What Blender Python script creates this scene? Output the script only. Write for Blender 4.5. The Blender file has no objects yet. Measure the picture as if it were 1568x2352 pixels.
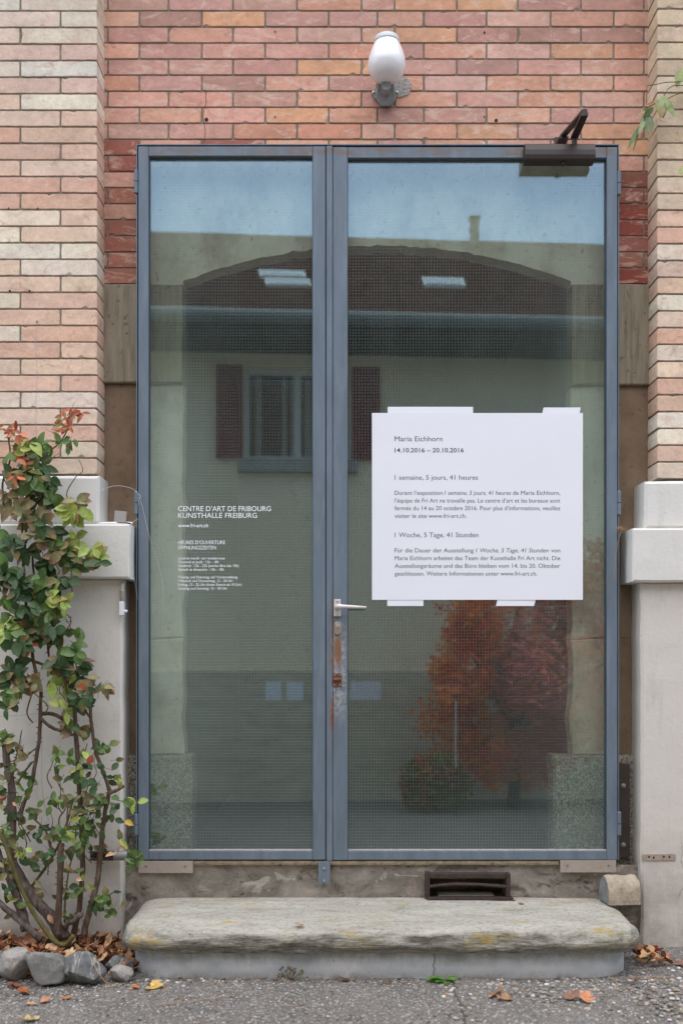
import bpy, math, random
from mathutils import Vector, Matrix, noise as mnoise
R = math.radians
random.seed(7)
scene = bpy.context.scene
COL = scene.collection

# ------------------------------------------------------------------ camera
CAMD, S0, HZ, CZ = 4.2, 0.00179, 1512.0, 1.2     # distance to the door, metres per unit there, horizon row, eye height
cam_d = bpy.data.cameras.new("camera")
cam = bpy.data.objects.new("camera", cam_d); COL.objects.link(cam)
cam.location = (0, -CAMD, CZ); cam.rotation_euler = (R(90), 0, 0)
cam_d.sensor_fit = 'HORIZONTAL'; cam_d.sensor_width = 24
cam_d.lens = 24 * CAMD / (1568 * S0)
cam_d.shift_y = (HZ - 1176) / 1568
cam_d.clip_end = 500
cam_d.dof.use_dof = True; cam_d.dof.focus_distance = 4.2; cam_d.dof.aperture_fstop = 1.6
scene.camera = cam

# ------------------------------------------------------------------ light
SUN_EL, SUN_AZ = 80, 195          # azimuth clockwise from +Y seen from above; light comes from behind the camera, a little left
w = bpy.data.worlds.new("World"); scene.world = w; w.use_nodes = True
nt = w.node_tree; nt.nodes.clear()
sky = nt.nodes.new("ShaderNodeTexSky"); sky.sky_type = 'NISHITA'; sky.sun_disc = False
sky.sun_elevation = R(SUN_EL); sky.sun_rotation = R(SUN_AZ)
sky.air_density = 1.0; sky.dust_density = 1.2; sky.ozone_density = 0.6
hsv = nt.nodes.new("ShaderNodeHueSaturation"); hsv.inputs['Saturation'].default_value = 0.82
bg = nt.nodes.new("ShaderNodeBackground"); bg.inputs['Strength'].default_value = 0.14
wo = nt.nodes.new("ShaderNodeOutputWorld")
nt.links.new(sky.outputs[0], hsv.inputs['Color']); nt.links.new(hsv.outputs[0], bg.inputs[0]); nt.links.new(bg.outputs[0], wo.inputs[0])
sd = bpy.data.lights.new("sun", 'SUN'); sd.energy = 1.5; sd.angle = R(106); sd.color = (1.0, 0.925, 0.82)
sun = bpy.data.objects.new("sun", sd); COL.objects.link(sun)
_az, _el = R(SUN_AZ), R(SUN_EL)
sdir = Vector((math.sin(_az) * math.cos(_el), math.cos(_az) * math.cos(_el), math.sin(_el)))
sun.rotation_euler = sdir.to_track_quat('Z', 'Y').to_euler(); sun.location = sdir * 20
vs = scene.view_settings
vs.view_transform = 'Standard'; vs.look = 'None'; vs.gamma = 1; vs.use_curve_mapping = False
vs.exposure = 1.27
scene.cycles.use_denoising = True; scene.cycles.denoiser = 'OPENIMAGEDENOISE'; scene.cycles.denoising_input_passes = 'RGB_ALBEDO_NORMAL'; scene.cycles.denoising_prefilter = 'ACCURATE'; scene.cycles.max_bounces = 8; scene.cycles.transparent_max_bounces = 16

# ------------------------------------------------------------------ helpers
def P(dx, dy, Y=0.0):
    s = S0 * (CAMD + Y) / CAMD
    return Vector(((dx - 784) * s, Y, CZ + (HZ - dy) * s))
def PX(dx, Y=0.0): return P(dx, 0, Y).x
def PZ(dy, Y=0.0): return P(0, dy, Y).z
def lin(c):
    c = c / 255.0
    return c / 12.92 if c <= 0.04045 else ((c + 0.055) / 1.055) ** 2.4
def rgb(r, g, b, a=1.0): return (lin(r), lin(g), lin(b), a)
def jit(c, a=0.08):
    k = 1 + random.uniform(-a, a)
    return tuple(min(1, max(0, v * k * (1 + random.uniform(-a, a) * 0.4))) for v in c[:3]) + (1,)

def tag(o, label=None, cat=None, group=None, kind=None):
    if label: o['label'] = label
    if cat: o['category'] = cat
    if group: o['group'] = group
    if kind: o['kind'] = kind
    return o
def thing(name, label, cat, loc=(0, 0, 0), rz=0, group=None):
    o = bpy.data.objects.new(name, None); COL.objects.link(o)
    o.location = loc; o.rotation_euler = (0, 0, rz); o.empty_display_size = 0.1
    return tag(o, label, cat, group)

class MB:
    def __init__(s): s.v = []; s.f = []; s.m = []; s.c = []; s.cur = (1, 1, 1, 1); s.mi = 0
    def add(s, vs, fs, col=None, mi=None):
        b = len(s.v); s.v += [tuple(v) for v in vs]
        s.c += [col or s.cur] * len(vs)
        s.f += [tuple(b + i for i in f) for f in fs]
        s.m += [s.mi if mi is None else mi] * len(fs)
    def box(s, x0, x1, y0, y1, z0, z1, bev=0.0, **k):
        if x0 > x1: x0, x1 = x1, x0
        if y0 > y1: y0, y1 = y1, y0
        if z0 > z1: z0, z1 = z1, z0
        if bev <= 0:
            vs = [(x, y, z) for x in (x0, x1) for y in (y0, y1) for z in (z0, z1)]
            s.add(vs, [(0, 1, 3, 2), (4, 6, 7, 5), (0, 4, 5, 1), (2, 3, 7, 6), (0, 2, 6, 4), (1, 5, 7, 3)], **k); return
        b = min(bev, (x1 - x0) * .45, (y1 - y0) * .45, (z1 - z0) * .45)
        vs = []; idx = {}
        X = (x0, x1); Yv = (y0, y1); Zv = (z0, z1)
        for i in (0, 1):
            for j in (0, 1):
                for l in (0, 1):
                    sx, sy, sz = 1 - 2 * i, 1 - 2 * j, 1 - 2 * l
                    for ax in range(3):
                        idx[(i, j, l, ax)] = len(vs)
                        vs.append((X[i] + (0 if ax == 0 else sx * b), Yv[j] + (0 if ax == 1 else sy * b), Zv[l] + (0 if ax == 2 else sz * b)))
        fs = []
        for ax in range(3):
            for e in (0, 1):
                q = []
                for (a, c) in ((0, 0), (1, 0), (1, 1), (0, 1)):
                    t = [a, c]; t.insert(ax, e); q.append(idx[(t[0], t[1], t[2], ax)])
                fs.append(q)
        for ax in range(3):
            o1, o2 = [a for a in range(3) if a != ax]
            for a in (0, 1):
                for c in (0, 1):
                    t0 = [0, 0, 0]; t0[o1] = a; t0[o2] = c; t1 = list(t0); t1[ax] = 1
                    fs.append([idx[(*t0, o1)], idx[(*t1, o1)], idx[(*t1, o2)], idx[(*t0, o2)]])
        for i in (0, 1):
            for j in (0, 1):
                for l in (0, 1): fs.append([idx[(i, j, l, a)] for a in range(3)])
        s.add(vs, fs, **k)
    def tube(s, pts, rad, n=8, cap=True, rough=0.0, **k):
        pts = [Vector(p) for p in pts]
        if not hasattr(rad, '__len__'): rad = [rad] * len(pts)
        vs = []; fs = []; prev = None
        for i, p in enumerate(pts):
            t = (pts[min(i + 1, len(pts) - 1)] - pts[max(i - 1, 0)])
            t = t.normalized() if t.length > 1e-9 else Vector((0, 0, 1))
            a = (prev - t * prev.dot(t)) if prev is not None else t.orthogonal()
            a = a.normalized() if a.length > 1e-9 else t.orthogonal().normalized()
            prev = a; b = t.cross(a)
            for q in range(n):
                an = 2 * math.pi * q / n; r = rad[i] * (1 + random.uniform(-rough, rough))
                vs.append(p + (a * math.cos(an) + b * math.sin(an)) * r)
        for i in range(len(pts) - 1):
            for q in range(n):
                fs.append((i * n + q, i * n + (q + 1) % n, (i + 1) * n + (q + 1) % n, (i + 1) * n + q))
        if cap: fs.append(tuple(range(n))[::-1]); fs.append(tuple((len(pts) - 1) * n + q for q in range(n)))
        s.add(vs, fs, **k)
    def lathe(s, prof, c, axis=(0, 0, 1), n=32, **k):
        ax = Vector(axis).normalized(); a = ax.orthogonal().normalized(); b = ax.cross(a); c = Vector(c)
        vs = [c + ax * h + (a * math.cos(2 * math.pi * q / n) + b * math.sin(2 * math.pi * q / n)) * r for (r, h) in prof for q in range(n)]
        fs = [(i * n + q, i * n + (q + 1) % n, (i + 1) * n + (q + 1) % n, (i + 1) * n + q) for i in range(len(prof) - 1) for q in range(n)]
        fs.append(tuple(range(n))[::-1]); fs.append(tuple((len(prof) - 1) * n + q for q in range(n)))
        s.add(vs, fs, **k)
    def prism(s, poly, y0, y1, **k):             # polygon in x,z extruded along y
        n = len(poly)
        vs = [(x, y0, z) for x, z in poly] + [(x, y1, z) for x, z in poly]
        s.add(vs, [tuple(range(n)), tuple(range(2 * n - 1, n - 1, -1))] + [(i, i + n, (i + 1) % n + n, (i + 1) % n) for i in range(n)], **k)
    def build(s, name, mats, parent=None, smooth=False, loc=None):
        me = bpy.data.meshes.new(name)
        off = Vector((0, 0, 0))
        if parent is not None and parent.get('_world'): off = parent.location.copy()
        if parent is not None and parent.parent is not None and parent.parent.get('_world'): off = parent.parent.location.copy()
        if loc is not None: off = Vector(loc)
        me.from_pydata([(v[0] - off.x, v[1] - off.y, v[2] - off.z) for v in s.v], [], s.f)
        if not isinstance(mats, (list, tuple)): mats = [mats]
        for m in mats: me.materials.append(m)
        me.polygons.foreach_set('material_index', s.m)
        if smooth: me.polygons.foreach_set('use_smooth', [True] * len(s.f))
        at = me.color_attributes.new('tint', 'FLOAT_COLOR', 'POINT')
        at.data.foreach_set('color', [x for c in s.c for x in c])
        me.validate(); me.update()
        o = bpy.data.objects.new(name, me); COL.objects.link(o)
        if parent is not None: o.parent = parent
        elif loc is not None: o.location = loc
        return o
def world_thing(*a, **k):          # thing whose parts are written in world coordinates (un-rotated)
    o = thing(*a, **k); o['_world'] = 1; return o

# ------------------------------------------------------------------ materials
class NB:
    def __init__(s, name):
        s.mat = bpy.data.materials.new(name); s.mat.use_nodes = True
        s.t = s.mat.node_tree; s.t.nodes.clear()
        s.out = s.t.nodes.new('ShaderNodeOutputMaterial')
        s.geo = s.t.nodes.new('ShaderNodeNewGeometry'); s.pos = s.geo.outputs['Position']
    def L(s, a, b): s.t.links.new(a, b)
    def setin(s, sock, v):
        if isinstance(v, bpy.types.NodeSocket): s.L(v, sock)
        else: sock.default_value = v
    def vec(s, scale=(1, 1, 1), rot=(0, 0, 0), src=None):
        n = s.t.nodes.new('ShaderNodeMapping'); s.L(src or s.pos, n.inputs[0]); n.inputs['Scale'].default_value = scale; n.inputs['Rotation'].default_value = rot
        return n.outputs[0]
    def noise(s, scale, detail=4, rough=0.55, vec=None, dist=0.0):
        n = s.t.nodes.new('ShaderNodeTexNoise'); s.L(vec or s.pos, n.inputs['Vector'])
        n.inputs['Scale'].default_value = scale; n.inputs['Detail'].default_value = detail; n.inputs['Roughness'].default_value = rough; n.inputs['Distortion'].default_value = dist
        return n.outputs['Fac']
    def voro(s, scale, feat='F1', vec=None, out='Distance'):
        n = s.t.nodes.new('ShaderNodeTexVoronoi'); n.feature = feat; s.L(vec or s.pos, n.inputs['Vector']); n.inputs['Scale'].default_value = scale
        return n.outputs[out]
    def ramp(s, fac, stops):
        n = s.t.nodes.new('ShaderNodeValToRGB'); s.L(fac, n.inputs[0]); e = n.color_ramp.elements
        while len(e) < len(stops): e.new(0.5)
        for i, (p, c) in enumerate(stops):
            e[i].position = p; e[i].color = c if hasattr(c, '__len__') else (c, c, c, 1)
        return n.outputs[0]
    def mix(s, fac, a, b, mode='MIX'):
        n = s.t.nodes.new('ShaderNodeMix'); n.data_type = 'RGBA'; n.blend_type = mode
        s.setin(n.inputs['Factor'], fac); s.setin(n.inputs['A'], a); s.setin(n.inputs['B'], b)
        return n.outputs['Result']
    def math(s, op, a, b=0.0):
        n = s.t.nodes.new('ShaderNodeMath'); n.operation = op; s.setin(n.inputs[0], a); s.setin(n.inputs[1], b); return n.outputs[0]
    def attr(s, name='tint'):
        n = s.t.nodes.new('ShaderNodeAttribute'); n.attribute_name = name; return n.outputs['Color']
    def xyz(s, src=None):
        n = s.t.nodes.new('ShaderNodeSeparateXYZ'); s.L(src or s.pos, n.inputs[0]); return n.outputs
    def bump(s, h, strength=0.3, dist=0.01):
        n = s.t.nodes.new('ShaderNodeBump'); s.L(h, n.inputs['Height']); n.inputs['Strength'].default_value = strength; n.inputs['Distance'].default_value = dist; return n.outputs[0]
    def band(s, v, lo, hi, soft):                 # 1 between lo and hi, soft edges
        a = s.t.nodes.new('ShaderNodeMapRange'); a.interpolation_type = 'SMOOTHSTEP'; s.setin(a.inputs[0], v); a.inputs[1].default_value = lo - soft; a.inputs[2].default_value = lo + soft
        b = s.t.nodes.new('ShaderNodeMapRange'); b.interpolation_type = 'SMOOTHSTEP'; s.setin(b.inputs[0], v); b.inputs[1].default_value = hi - soft; b.inputs[2].default_value = hi + soft
        b.inputs[3].default_value = 1; b.inputs[4].default_value = 0
        return s.math('MULTIPLY', a.outputs[0], b.outputs[0])
    def done(s, col, rough=0.8, normal=None, metal=0.0, spec=0.5, trans=None):
        p = s.t.nodes.new('ShaderNodeBsdfPrincipled')
        s.setin(p.inputs['Base Color'], col); s.setin(p.inputs['Roughness'], rough); s.setin(p.inputs['Metallic'], metal); p.inputs['Specular IOR Level'].default_value = spec
        if normal is not None: s.L(normal, p.inputs['Normal'])
        o = p.outputs[0]
        if trans:
            tr = s.t.nodes.new('ShaderNodeBsdfTranslucent'); s.setin(tr.inputs[0], col)
            mx = s.t.nodes.new('ShaderNodeMixShader'); mx.inputs[0].default_value = trans; s.L(o, mx.inputs[1]); s.L(tr.outputs[0], mx.inputs[2]); o = mx.outputs[0]
        s.L(o, s.out.inputs[0]); return s.mat

def m_brick():
    b = NB('brick'); t = b.attr()
    n1 = b.noise(9, 5, .6, b.vec((1, 1, 2.2))); n2 = b.noise(45, 5, .7); n3 = b.noise(16, 6, .7, b.vec((.5, 1, 1.2)), 1.2)
    c = b.mix(1.0, t, b.ramp(n1, [(.25, .84), (.5, 1.0), (.75, 1.12)]), 'MULTIPLY')
    c = b.mix(b.ramp(n3, [(.53, 0), (.62, .55)]), c, rgb(222, 192, 174))
    c = b.mix(b.ramp(b.noise(11, 6, .7, b.vec((.9, 1, 1.5), (.3, 0, .2)), 1.5), [(.56, 0), (.7, .5)]), c, rgb(158, 112, 96))
    c = b.mix(b.ramp(b.noise(2.2, 6, .7), [(.48, 0), (.75, .45)]), c, rgb(146, 116, 100))                  # grime in broad clouds
    c = b.mix(b.ramp(b.noise(130, 2, .5), [(.69, 0), (.75, .7)]), c, rgb(110, 80, 68))                     # pits
    c = b.mix(b.ramp(b.noise(60, 3, .5, b.vec((1, 1, .25))), [(.72, 0), (.78, .7)]), c, rgb(226, 216, 206))  # lime runs
    c = b.mix(1.0, c, b.ramp(n2, [(.3, .88), (.7, 1.1)]), 'MULTIPLY')
    h = b.math('ADD', n2, b.math('MULTIPLY', b.noise(160, 3, .6), .5))
    return b.done(c, .9, b.bump(h, .4, .004), spec=.25)
def m_mortar():
    b = NB('mortar'); c = b.ramp(b.noise(30, 6, .7), [(.3, rgb(116, 109, 98)), (.6, rgb(146, 138, 124)), (.8, rgb(170, 162, 148))])
    return b.done(c, .95, b.bump(b.noise(120, 4, .7), .6, .006), spec=.2)
def m_plaster(name, base, dark, warm, gz=None):
    b = NB(name)
    c = b.mix(b.ramp(b.noise(2.5, 5, .6, b.vec((1, 1, .5))), [(.4, 0), (.75, .8)]), base, warm)
    c = b.mix(b.ramp(b.noise(5, 6, .7, b.vec((2.2, 2.2, .5))), [(.56, 0), (.8, .5)]), c, dark)
    c = b.mix(b.ramp(b.noise(70, 2, .5), [(.7, 0), (.78, .6)]), c, dark)
    if gz:                                       # splash dirt along the foot
        z = b.xyz()[2]; m = b.band(z, -1, gz, gz * .9); m = b.math('MULTIPLY', m, b.ramp(b.noise(7, 5, .7), [(.35, .1), (.7, .7)]))
        c = b.mix(m, c, rgb(128, 116, 102))
    c = b.mix(b.ramp(b.noise(3, 5, .75, b.vec((9, 9, .55))), [(.62, 0), (.75, .35)]), c, dark)            # drip streaks
    wv = b.t.nodes.new('ShaderNodeVectorMath'); wv.operation = 'MULTIPLY_ADD'; nn = b.t.nodes.new('ShaderNodeTexNoise'); nn.inputs['Scale'].default_value = 4; nn.inputs['Detail'].default_value = 5; b.L(b.pos, nn.inputs['Vector'])
    b.L(nn.outputs['Color'], wv.inputs[0]); wv.inputs[1].default_value = (.3, .3, .3); b.L(b.pos, wv.inputs[2])
    ck = b.math('MULTIPLY', b.ramp(b.voro(1.1, 'DISTANCE_TO_EDGE', wv.outputs[0]), [(.0, 1), (.0035, 0)]), b.ramp(b.noise(1.7, 3), [(.5, 0), (.6, .6)]))
    c = b.mix(ck, c, rgb(120, 112, 102))
    h = b.math('ADD', b.noise(55, 5, .65), b.math('MULTIPLY', b.noise(14, 3, .5), 1.3))
    return b.done(c, .85, b.bump(h, .28, .006), spec=.25)
def m_stone(name, c0, c1, c2, sc=12, stretch=(1, 1, 1), bs=.4, bd=.006, spots=None):
    b = NB(name); v = b.vec(stretch)
    c = b.ramp(b.noise(sc, 7, .65, v), [(.28, c0), (.5, c1), (.75, c2)])
    if spots: c = b.mix(b.ramp(b.noise(38, 3, .6), [(.62, 0), (.7, .8)]), c, spots)
    h = b.math('ADD', b.noise(sc * 2.5, 6, .7, v), b.math('MULTIPLY', b.noise(150, 3, .6), .4))
    return b.done(c, .9, b.bump(h, bs, bd), spec=.25)
def m_granite():
    b = NB('granite'); c = b.ramp(b.voro(190, out='Color'), [(.15, rgb(92, 90, 84)), (.4, rgb(150, 146, 134)), (.7, rgb(186, 182, 168))])
    c = b.mix(b.ramp(b.noise(120, 4, .6), [(.45, 0), (.6, .8)]), c, rgb(84, 82, 74))
    c = b.mix(b.ramp(b.noise(9, 4, .6), [(.5, 0), (.75, .5)]), c, rgb(150, 118, 92))
    return b.done(c, .85, b.bump(b.noise(80, 4, .7), .6, .008))
def m_slab():
    b = NB('gneiss'); v = b.vec((2.2, 6, 30)); v2 = b.vec((1, 3, 9))
    n = b.noise(2.2, 8, .72, v, .6)
    c = b.ramp(n, [(.25, rgb(124, 119, 108)), (.40, rgb(176, 172, 161)), (.6, rgb(197, 193, 183)), (.8, rgb(212, 208, 199))])
    c = b.mix(b.ramp(b.noise(55, 5, .75, b.vec((1, 1.5, 2.5))), [(.5, 0), (.72, .75)]), c, rgb(86, 82, 68))
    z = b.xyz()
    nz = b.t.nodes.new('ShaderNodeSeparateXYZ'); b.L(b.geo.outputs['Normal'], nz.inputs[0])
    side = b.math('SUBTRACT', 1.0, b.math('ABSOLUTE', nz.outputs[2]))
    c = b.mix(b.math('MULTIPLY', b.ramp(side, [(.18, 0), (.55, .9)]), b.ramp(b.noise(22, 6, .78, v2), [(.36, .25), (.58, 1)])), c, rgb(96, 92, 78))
    c = b.mix(b.ramp(b.noise(4.5, 7, .7, b.vec((1, 2.2, 1))), [(.52, 0), (.68, .45)]), c, rgb(160, 152, 112))
    c = b.mix(b.ramp(b.noise(6.5, 7, .75, b.vec((.8, 2.6, 1), (0, 0, .3))), [(.57, 0), (.67, .8)]), c, rgb(186, 158, 74))
    h = b.math('ADD', b.noise(3.2, 8, .75, v), b.math('MULTIPLY', b.noise(70, 5, .7), .7))
    return b.done(c, .92, b.bump(h, .85, .017), spec=.2)
def m_concrete_base():
    b = NB('step_concrete'); z = b.xyz()
    c = b.ramp(b.noise(8, 6, .6), [(.3, rgb(172, 175, 177)), (.55, rgb(194, 197, 198)), (.8, rgb(208, 210, 210))])
    stain = b.math('MULTIPLY', b.band(z[2], .09, .3, .06), b.ramp(b.noise(11, 6, .75, b.vec((1, 1, .5))), [(.38, 0), (.62, .9)]))
    c = b.mix(stain, c, rgb(104, 102, 92))
    foot = b.math('MULTIPLY', b.band(z[2], -.1, .04, .025), b.ramp(b.noise(16, 5, .7), [(.35, .1), (.6, .8)]))
    c = b.mix(foot, c, rgb(112, 104, 84))
    c = b.mix(b.ramp(b.noise(90, 3, .6), [(.66, 0), (.74, .6)]), c, rgb(80, 78, 70))
    return b.done(c, .85, b.bump(b.noise(60, 5, .65), .3, .005), spec=.3)
def m_rough_wall():
    b = NB('old_render')
    c = b.ramp(b.noise(7, 7, .68, None, .8), [(.25, rgb(92, 86, 78)), (.45, rgb(134, 127, 117)), (.6, rgb(158, 150, 139)), (.8, rgb(182, 172, 160))])
    c = b.mix(b.ramp(b.noise(13, 5, .7, b.vec((.7, 1, 1.2)), 1.5), [(.58, 0), (.66, .8)]), c, rgb(82, 70, 58))
    c = b.mix(b.ramp(b.noise(6, 4, .6, b.vec((.9, 1, 1.6), (.2, 0, .4)), 1.2), [(.6, 0), (.63, .6)]), c, rgb(184, 178, 166))
    c = b.mix(b.ramp(b.noise(5, 5, .7, b.vec((1, 1, 1.3), (0, 0, 1))), [(.66, 0), (.7, .7)]), c, rgb(160, 116, 96))
    n5 = b.noise(9, 6, .7); wob = b.t.nodes.new('ShaderNodeVectorMath'); wob.operation = 'MULTIPLY_ADD'; b.t.links.new(b.t.nodes.new('ShaderNodeTexNoise').outputs['Color'], wob.inputs[0]); wob.inputs[1].default_value = (.5, .5, .5); b.L(b.vec((1, 1, 1.4)), wob.inputs[2])
    vr = b.voro(3.2, 'DISTANCE_TO_EDGE', wob.outputs[0]); cr = b.ramp(b.math('ADD', vr, b.ramp(n5, [(.45, 0), (.6, .3)])), [(.0, .0), (.012, 1)])
    c = b.mix(b.math('MULTIPLY', b.math('SUBTRACT', 1.0, cr), .6), c, rgb(50, 44, 38))
    h = b.math('ADD', b.noise(45, 6, .75), b.math('MULTIPLY', cr, .5))
    return b.done(c, .95, b.bump(h, .7, .01), spec=.2)
def m_asphalt():
    b = NB('asphalt')
    vc = b.voro(95, out='Color'); vd = b.voro(95)
    c = b.ramp(b.noise(3, 6, .65), [(.3, rgb(98, 95, 91)), (.7, rgb(126, 122, 117))])
    g = b.ramp(vc, [(.1, rgb(66, 62, 58)), (.4, rgb(112, 107, 101)), (.7, rgb(158, 154, 148)), (.95, rgb(204, 201, 196))])
    c = b.mix(b.ramp(vd, [(.34, .95), (.52, 0)]), c, g)
    vc2 = b.voro(230, out='Color')
    c = b.mix(b.ramp(b.voro(230), [(.25, .5), (.5, 0)]), c, b.ramp(vc2, [(.2, rgb(88, 84, 80)), (.8, rgb(180, 176, 170))]))
    c = b.mix(b.ramp(b.noise(40, 4, .7), [(.55, 0), (.72, .6)]), c, rgb(82, 78, 72))
    c = b.mix(b.ramp(b.noise(5, 4, .6), [(.6, 0), (.75, .4)]), c, rgb(118, 106, 92))
    h = b.math('SUBTRACT', b.math('MULTIPLY', b.noise(60, 4, .7), .8), vd)
    return b.done(c, .9, b.bump(h, .8, .01), spec=.3)
def m_paint(name, base, rusty=False):
    b = NB(name); p = b.xyz()
    c = b.mix(1.0, base, b.ramp(b.noise(5, 5, .6, b.vec((4, 4, .6))), [(.3, .82), (.7, 1.16)]), 'MULTIPLY')
    c = b.mix(b.ramp(b.noise(3, 6, .7, b.vec((6, 6, 1.2))), [(.5, 0), (.7, .4)]), c, rgb(134, 140, 148))
    c = b.mix(b.ramp(b.noise(110, 3, .6, b.vec((1, 1, .45))), [(.72, 0), (.76, .9)]), c, rgb(178, 180, 182))
    if rusty:
        x0, x1 = PX(752), PX(797)
        reg = b.math('MULTIPLY', b.band(p[0], x0 + .018, x1 - .006, .006), b.band(p[2], PZ(1640), PZ(1440), .06))
        wear = b.math('MULTIPLY', reg, b.ramp(b.noise(60, 5, .75, b.vec((1, 1, .8))), [(.45, 0), (.54, 1)]))
        c = b.mix(wear, c, rgb(152, 152, 150))
        reg2 = b.math('MULTIPLY', b.band(p[0], PX(767), PX(784), .007), b.band(p[2], PZ(1530), PZ(1462), .03))
        rust = b.math('MULTIPLY', reg2, b.ramp(b.noise(30, 5, .7, b.vec((1, 1, .6))), [(.36, 0), (.56, .95)]))
        line = b.math('MULTIPLY', b.band(p[0], PX(758), PX(767), .005), b.band(p[2], PZ(1700), PZ(1390), .12))
        rust2 = b.math('MULTIPLY', line, b.ramp(b.noise(26, 5, .7, b.vec((1, 1, .3))), [(.42, 0), (.6, .95)]))
        c = b.mix(b.math('MAXIMUM', rust, rust2), c, b.ramp(b.noise(90, 4, .6), [(.3, rgb(104, 66, 42)), (.7, rgb(152, 104, 66))]))
    top = b.math('MULTIPLY', b.band(p[2], PZ(356), PZ(336), .008), b.ramp(b.noise(9, 6, .75, b.vec((1, 1, 3))), [(.44, 0), (.6, .85)]))
    c = b.mix(top, c, rgb(118, 92, 70))
    str_ = b.ramp(b.noise(4, 6, .8, b.vec((22, 22, 1.1))), [(.6, 0), (.7, .6)])
    c = b.mix(str_, c, rgb(122, 98, 80))
    return b.done(c, b.ramp(b.noise(12, 4), [(.3, .42), (.7, .6)]), b.bump(b.noise(40, 4, .6), .12, .002))
def m_simple(name, col, rough=.6, metal=0., var=.15, scale=20, bump=.15, spec=.5, stain=None, st=(.55, .7)):
    b = NB(name); k = b.ramp(b.noise(scale, 5, .65), [(.3, 1 - var), (.7, 1 + var)])
    c = b.mix(1.0, col, k, 'MULTIPLY')
    if stain: c = b.mix(b.ramp(b.noise(scale * 1.7, 5, .7), [(st[0], 0), (st[1], .9)]), c, stain)
    return b.done(c, rough, b.bump(b.noise(scale * 4, 4, .6), bump, .004), metal, spec)
def m_leaf(name='leaf', trans=.25):
    b = NB(name); t = b.attr()
    c = b.mix(1.0, t, b.ramp(b.noise(70, 4, .65), [(.3, .75), (.7, 1.25)]), 'MULTIPLY')
    c = b.mix(b.ramp(b.noise(85, 3, .6, b.vec((1, 1, 1), (.4, .3, .2))), [(.62, 0), (.72, .55)]), c, rgb(120, 92, 58))
    return b.done(c, .45, b.bump(b.noise(180, 3, .5), .2, .003), spec=.45, trans=trans)
def m_bark(name, c0, c1, c2):
    b = NB(name); v = b.vec((1, 1, .25))
    c = b.ramp(b.noise(60, 6, .7, v), [(.3, c0), (.5, c1), (.75, c2)])
    return b.done(c, .9, b.bump(b.noise(90, 5, .7, v), .8, .006), spec=.25)
def m_rock(name, c0, c1, c2, vein=None):
    b = NB(name)
    c = b.ramp(b.noise(14, 7, .7), [(.25, c0), (.5, c1), (.78, c2)])
    c = b.mix(b.ramp(b.noise(95, 4, .65), [(.52, 0), (.68, .6)]), c, c0)
    if vein: c = b.mix(b.ramp(b.noise(5, 4, .6, b.vec((3, 1, .7), (.2, .5, .3)), 1.5), [(.5, 0), (.53, .8), (.56, 0)]), c, vein)
    return b.done(c, .85, b.bump(b.noise(60, 6, .7), .55, .008), spec=.3)
GLASS_R = .155
def m_glass():
    b = NB('wired_glass')
    lw = b.t.nodes.new('ShaderNodeLayerWeight'); lw.inputs['Blend'].default_value = .5
    fac = b.math('ADD', GLASS_R, b.math('MULTIPLY', b.math('POWER', lw.outputs['Facing'], 5.0), 1 - GLASS_R))
    gl = b.t.nodes.new('ShaderNodeBsdfGlossy'); gl.inputs['Roughness'].default_value = 0.0; gl.inputs['Color'].default_value = (.77, .95, 1, 1)
    b.L(b.bump(b.noise(3.5, 1, .4), 1.0, .00012), gl.inputs['Normal'])          # old glass is never quite flat
    tr = b.t.nodes.new('ShaderNodeBsdfTransparent'); tr.inputs[0].default_value = (.925, .975, .95, 1)
    mx = b.t.nodes.new('ShaderNodeMixShader'); b.L(fac, mx.inputs[0]); b.L(tr.outputs[0], mx.inputs[1]); b.L(gl.outputs[0], mx.inputs[2])
    du = b.t.nodes.new('ShaderNodeBsdfDiffuse'); du.inputs[0].default_value = rgb(196, 204, 196)      # dusty veil added to lift the dark glass to a milky tone
    md = b.t.nodes.new('ShaderNodeMixShader'); b.L(b.ramp(b.noise(3, 6, .7, b.vec((2.5, 1, .8)), .6), [(.3, .006), (.75, .026)]), md.inputs[0]); b.L(mx.outputs[0], md.inputs[1]); b.L(du.outputs[0], md.inputs[2])
    b.L(md.outputs[0], b.out.inputs[0]); return b.mat
def m_window():
    b = NB('window_glass')
    gl = b.t.nodes.new('ShaderNodeBsdfGlossy'); gl.inputs['Roughness'].default_value = .02
    tr = b.t.nodes.new('ShaderNodeBsdfTransparent'); tr.inputs[0].default_value = (.92, .95, .95, 1)
    mx = b.t.nodes.new('ShaderNodeMixShader'); mx.inputs[0].default_value = .08; b.L(tr.outputs[0], mx.inputs[1]); b.L(gl.outputs[0], mx.inputs[2])
    b.L(mx.outputs[0], b.out.inputs[0]); return b.mat
def m_clear():
    b = NB('clear_tape')
    tr = b.t.nodes.new('ShaderNodeBsdfTransparent'); tr.inputs[0].default_value = (.95, .95, .95, 1)
    df = b.t.nodes.new('ShaderNodeBsdfPrincipled'); df.inputs['Base Color'].default_value = (.8, .8, .8, 1); df.inputs['Roughness'].default_value = .25
    mx = b.t.nodes.new('ShaderNodeMixShader'); mx.inputs[0].default_value = .4; b.L(tr.outputs[0], mx.inputs[1]); b.L(df.outputs[0], mx.inputs[2])
    b.L(mx.outputs[0], b.out.inputs[0]); return b.mat
def m_roof():
    b = NB('roof_tiles'); c = b.ramp(b.noise(5, 6, .7), [(.3, rgb(82, 54, 44)), (.55, rgb(122, 78, 60)), (.8, rgb(150, 102, 80))])
    return b.done(c, .9, b.bump(b.noise(30, 4, .6), .4, .01))

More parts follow.
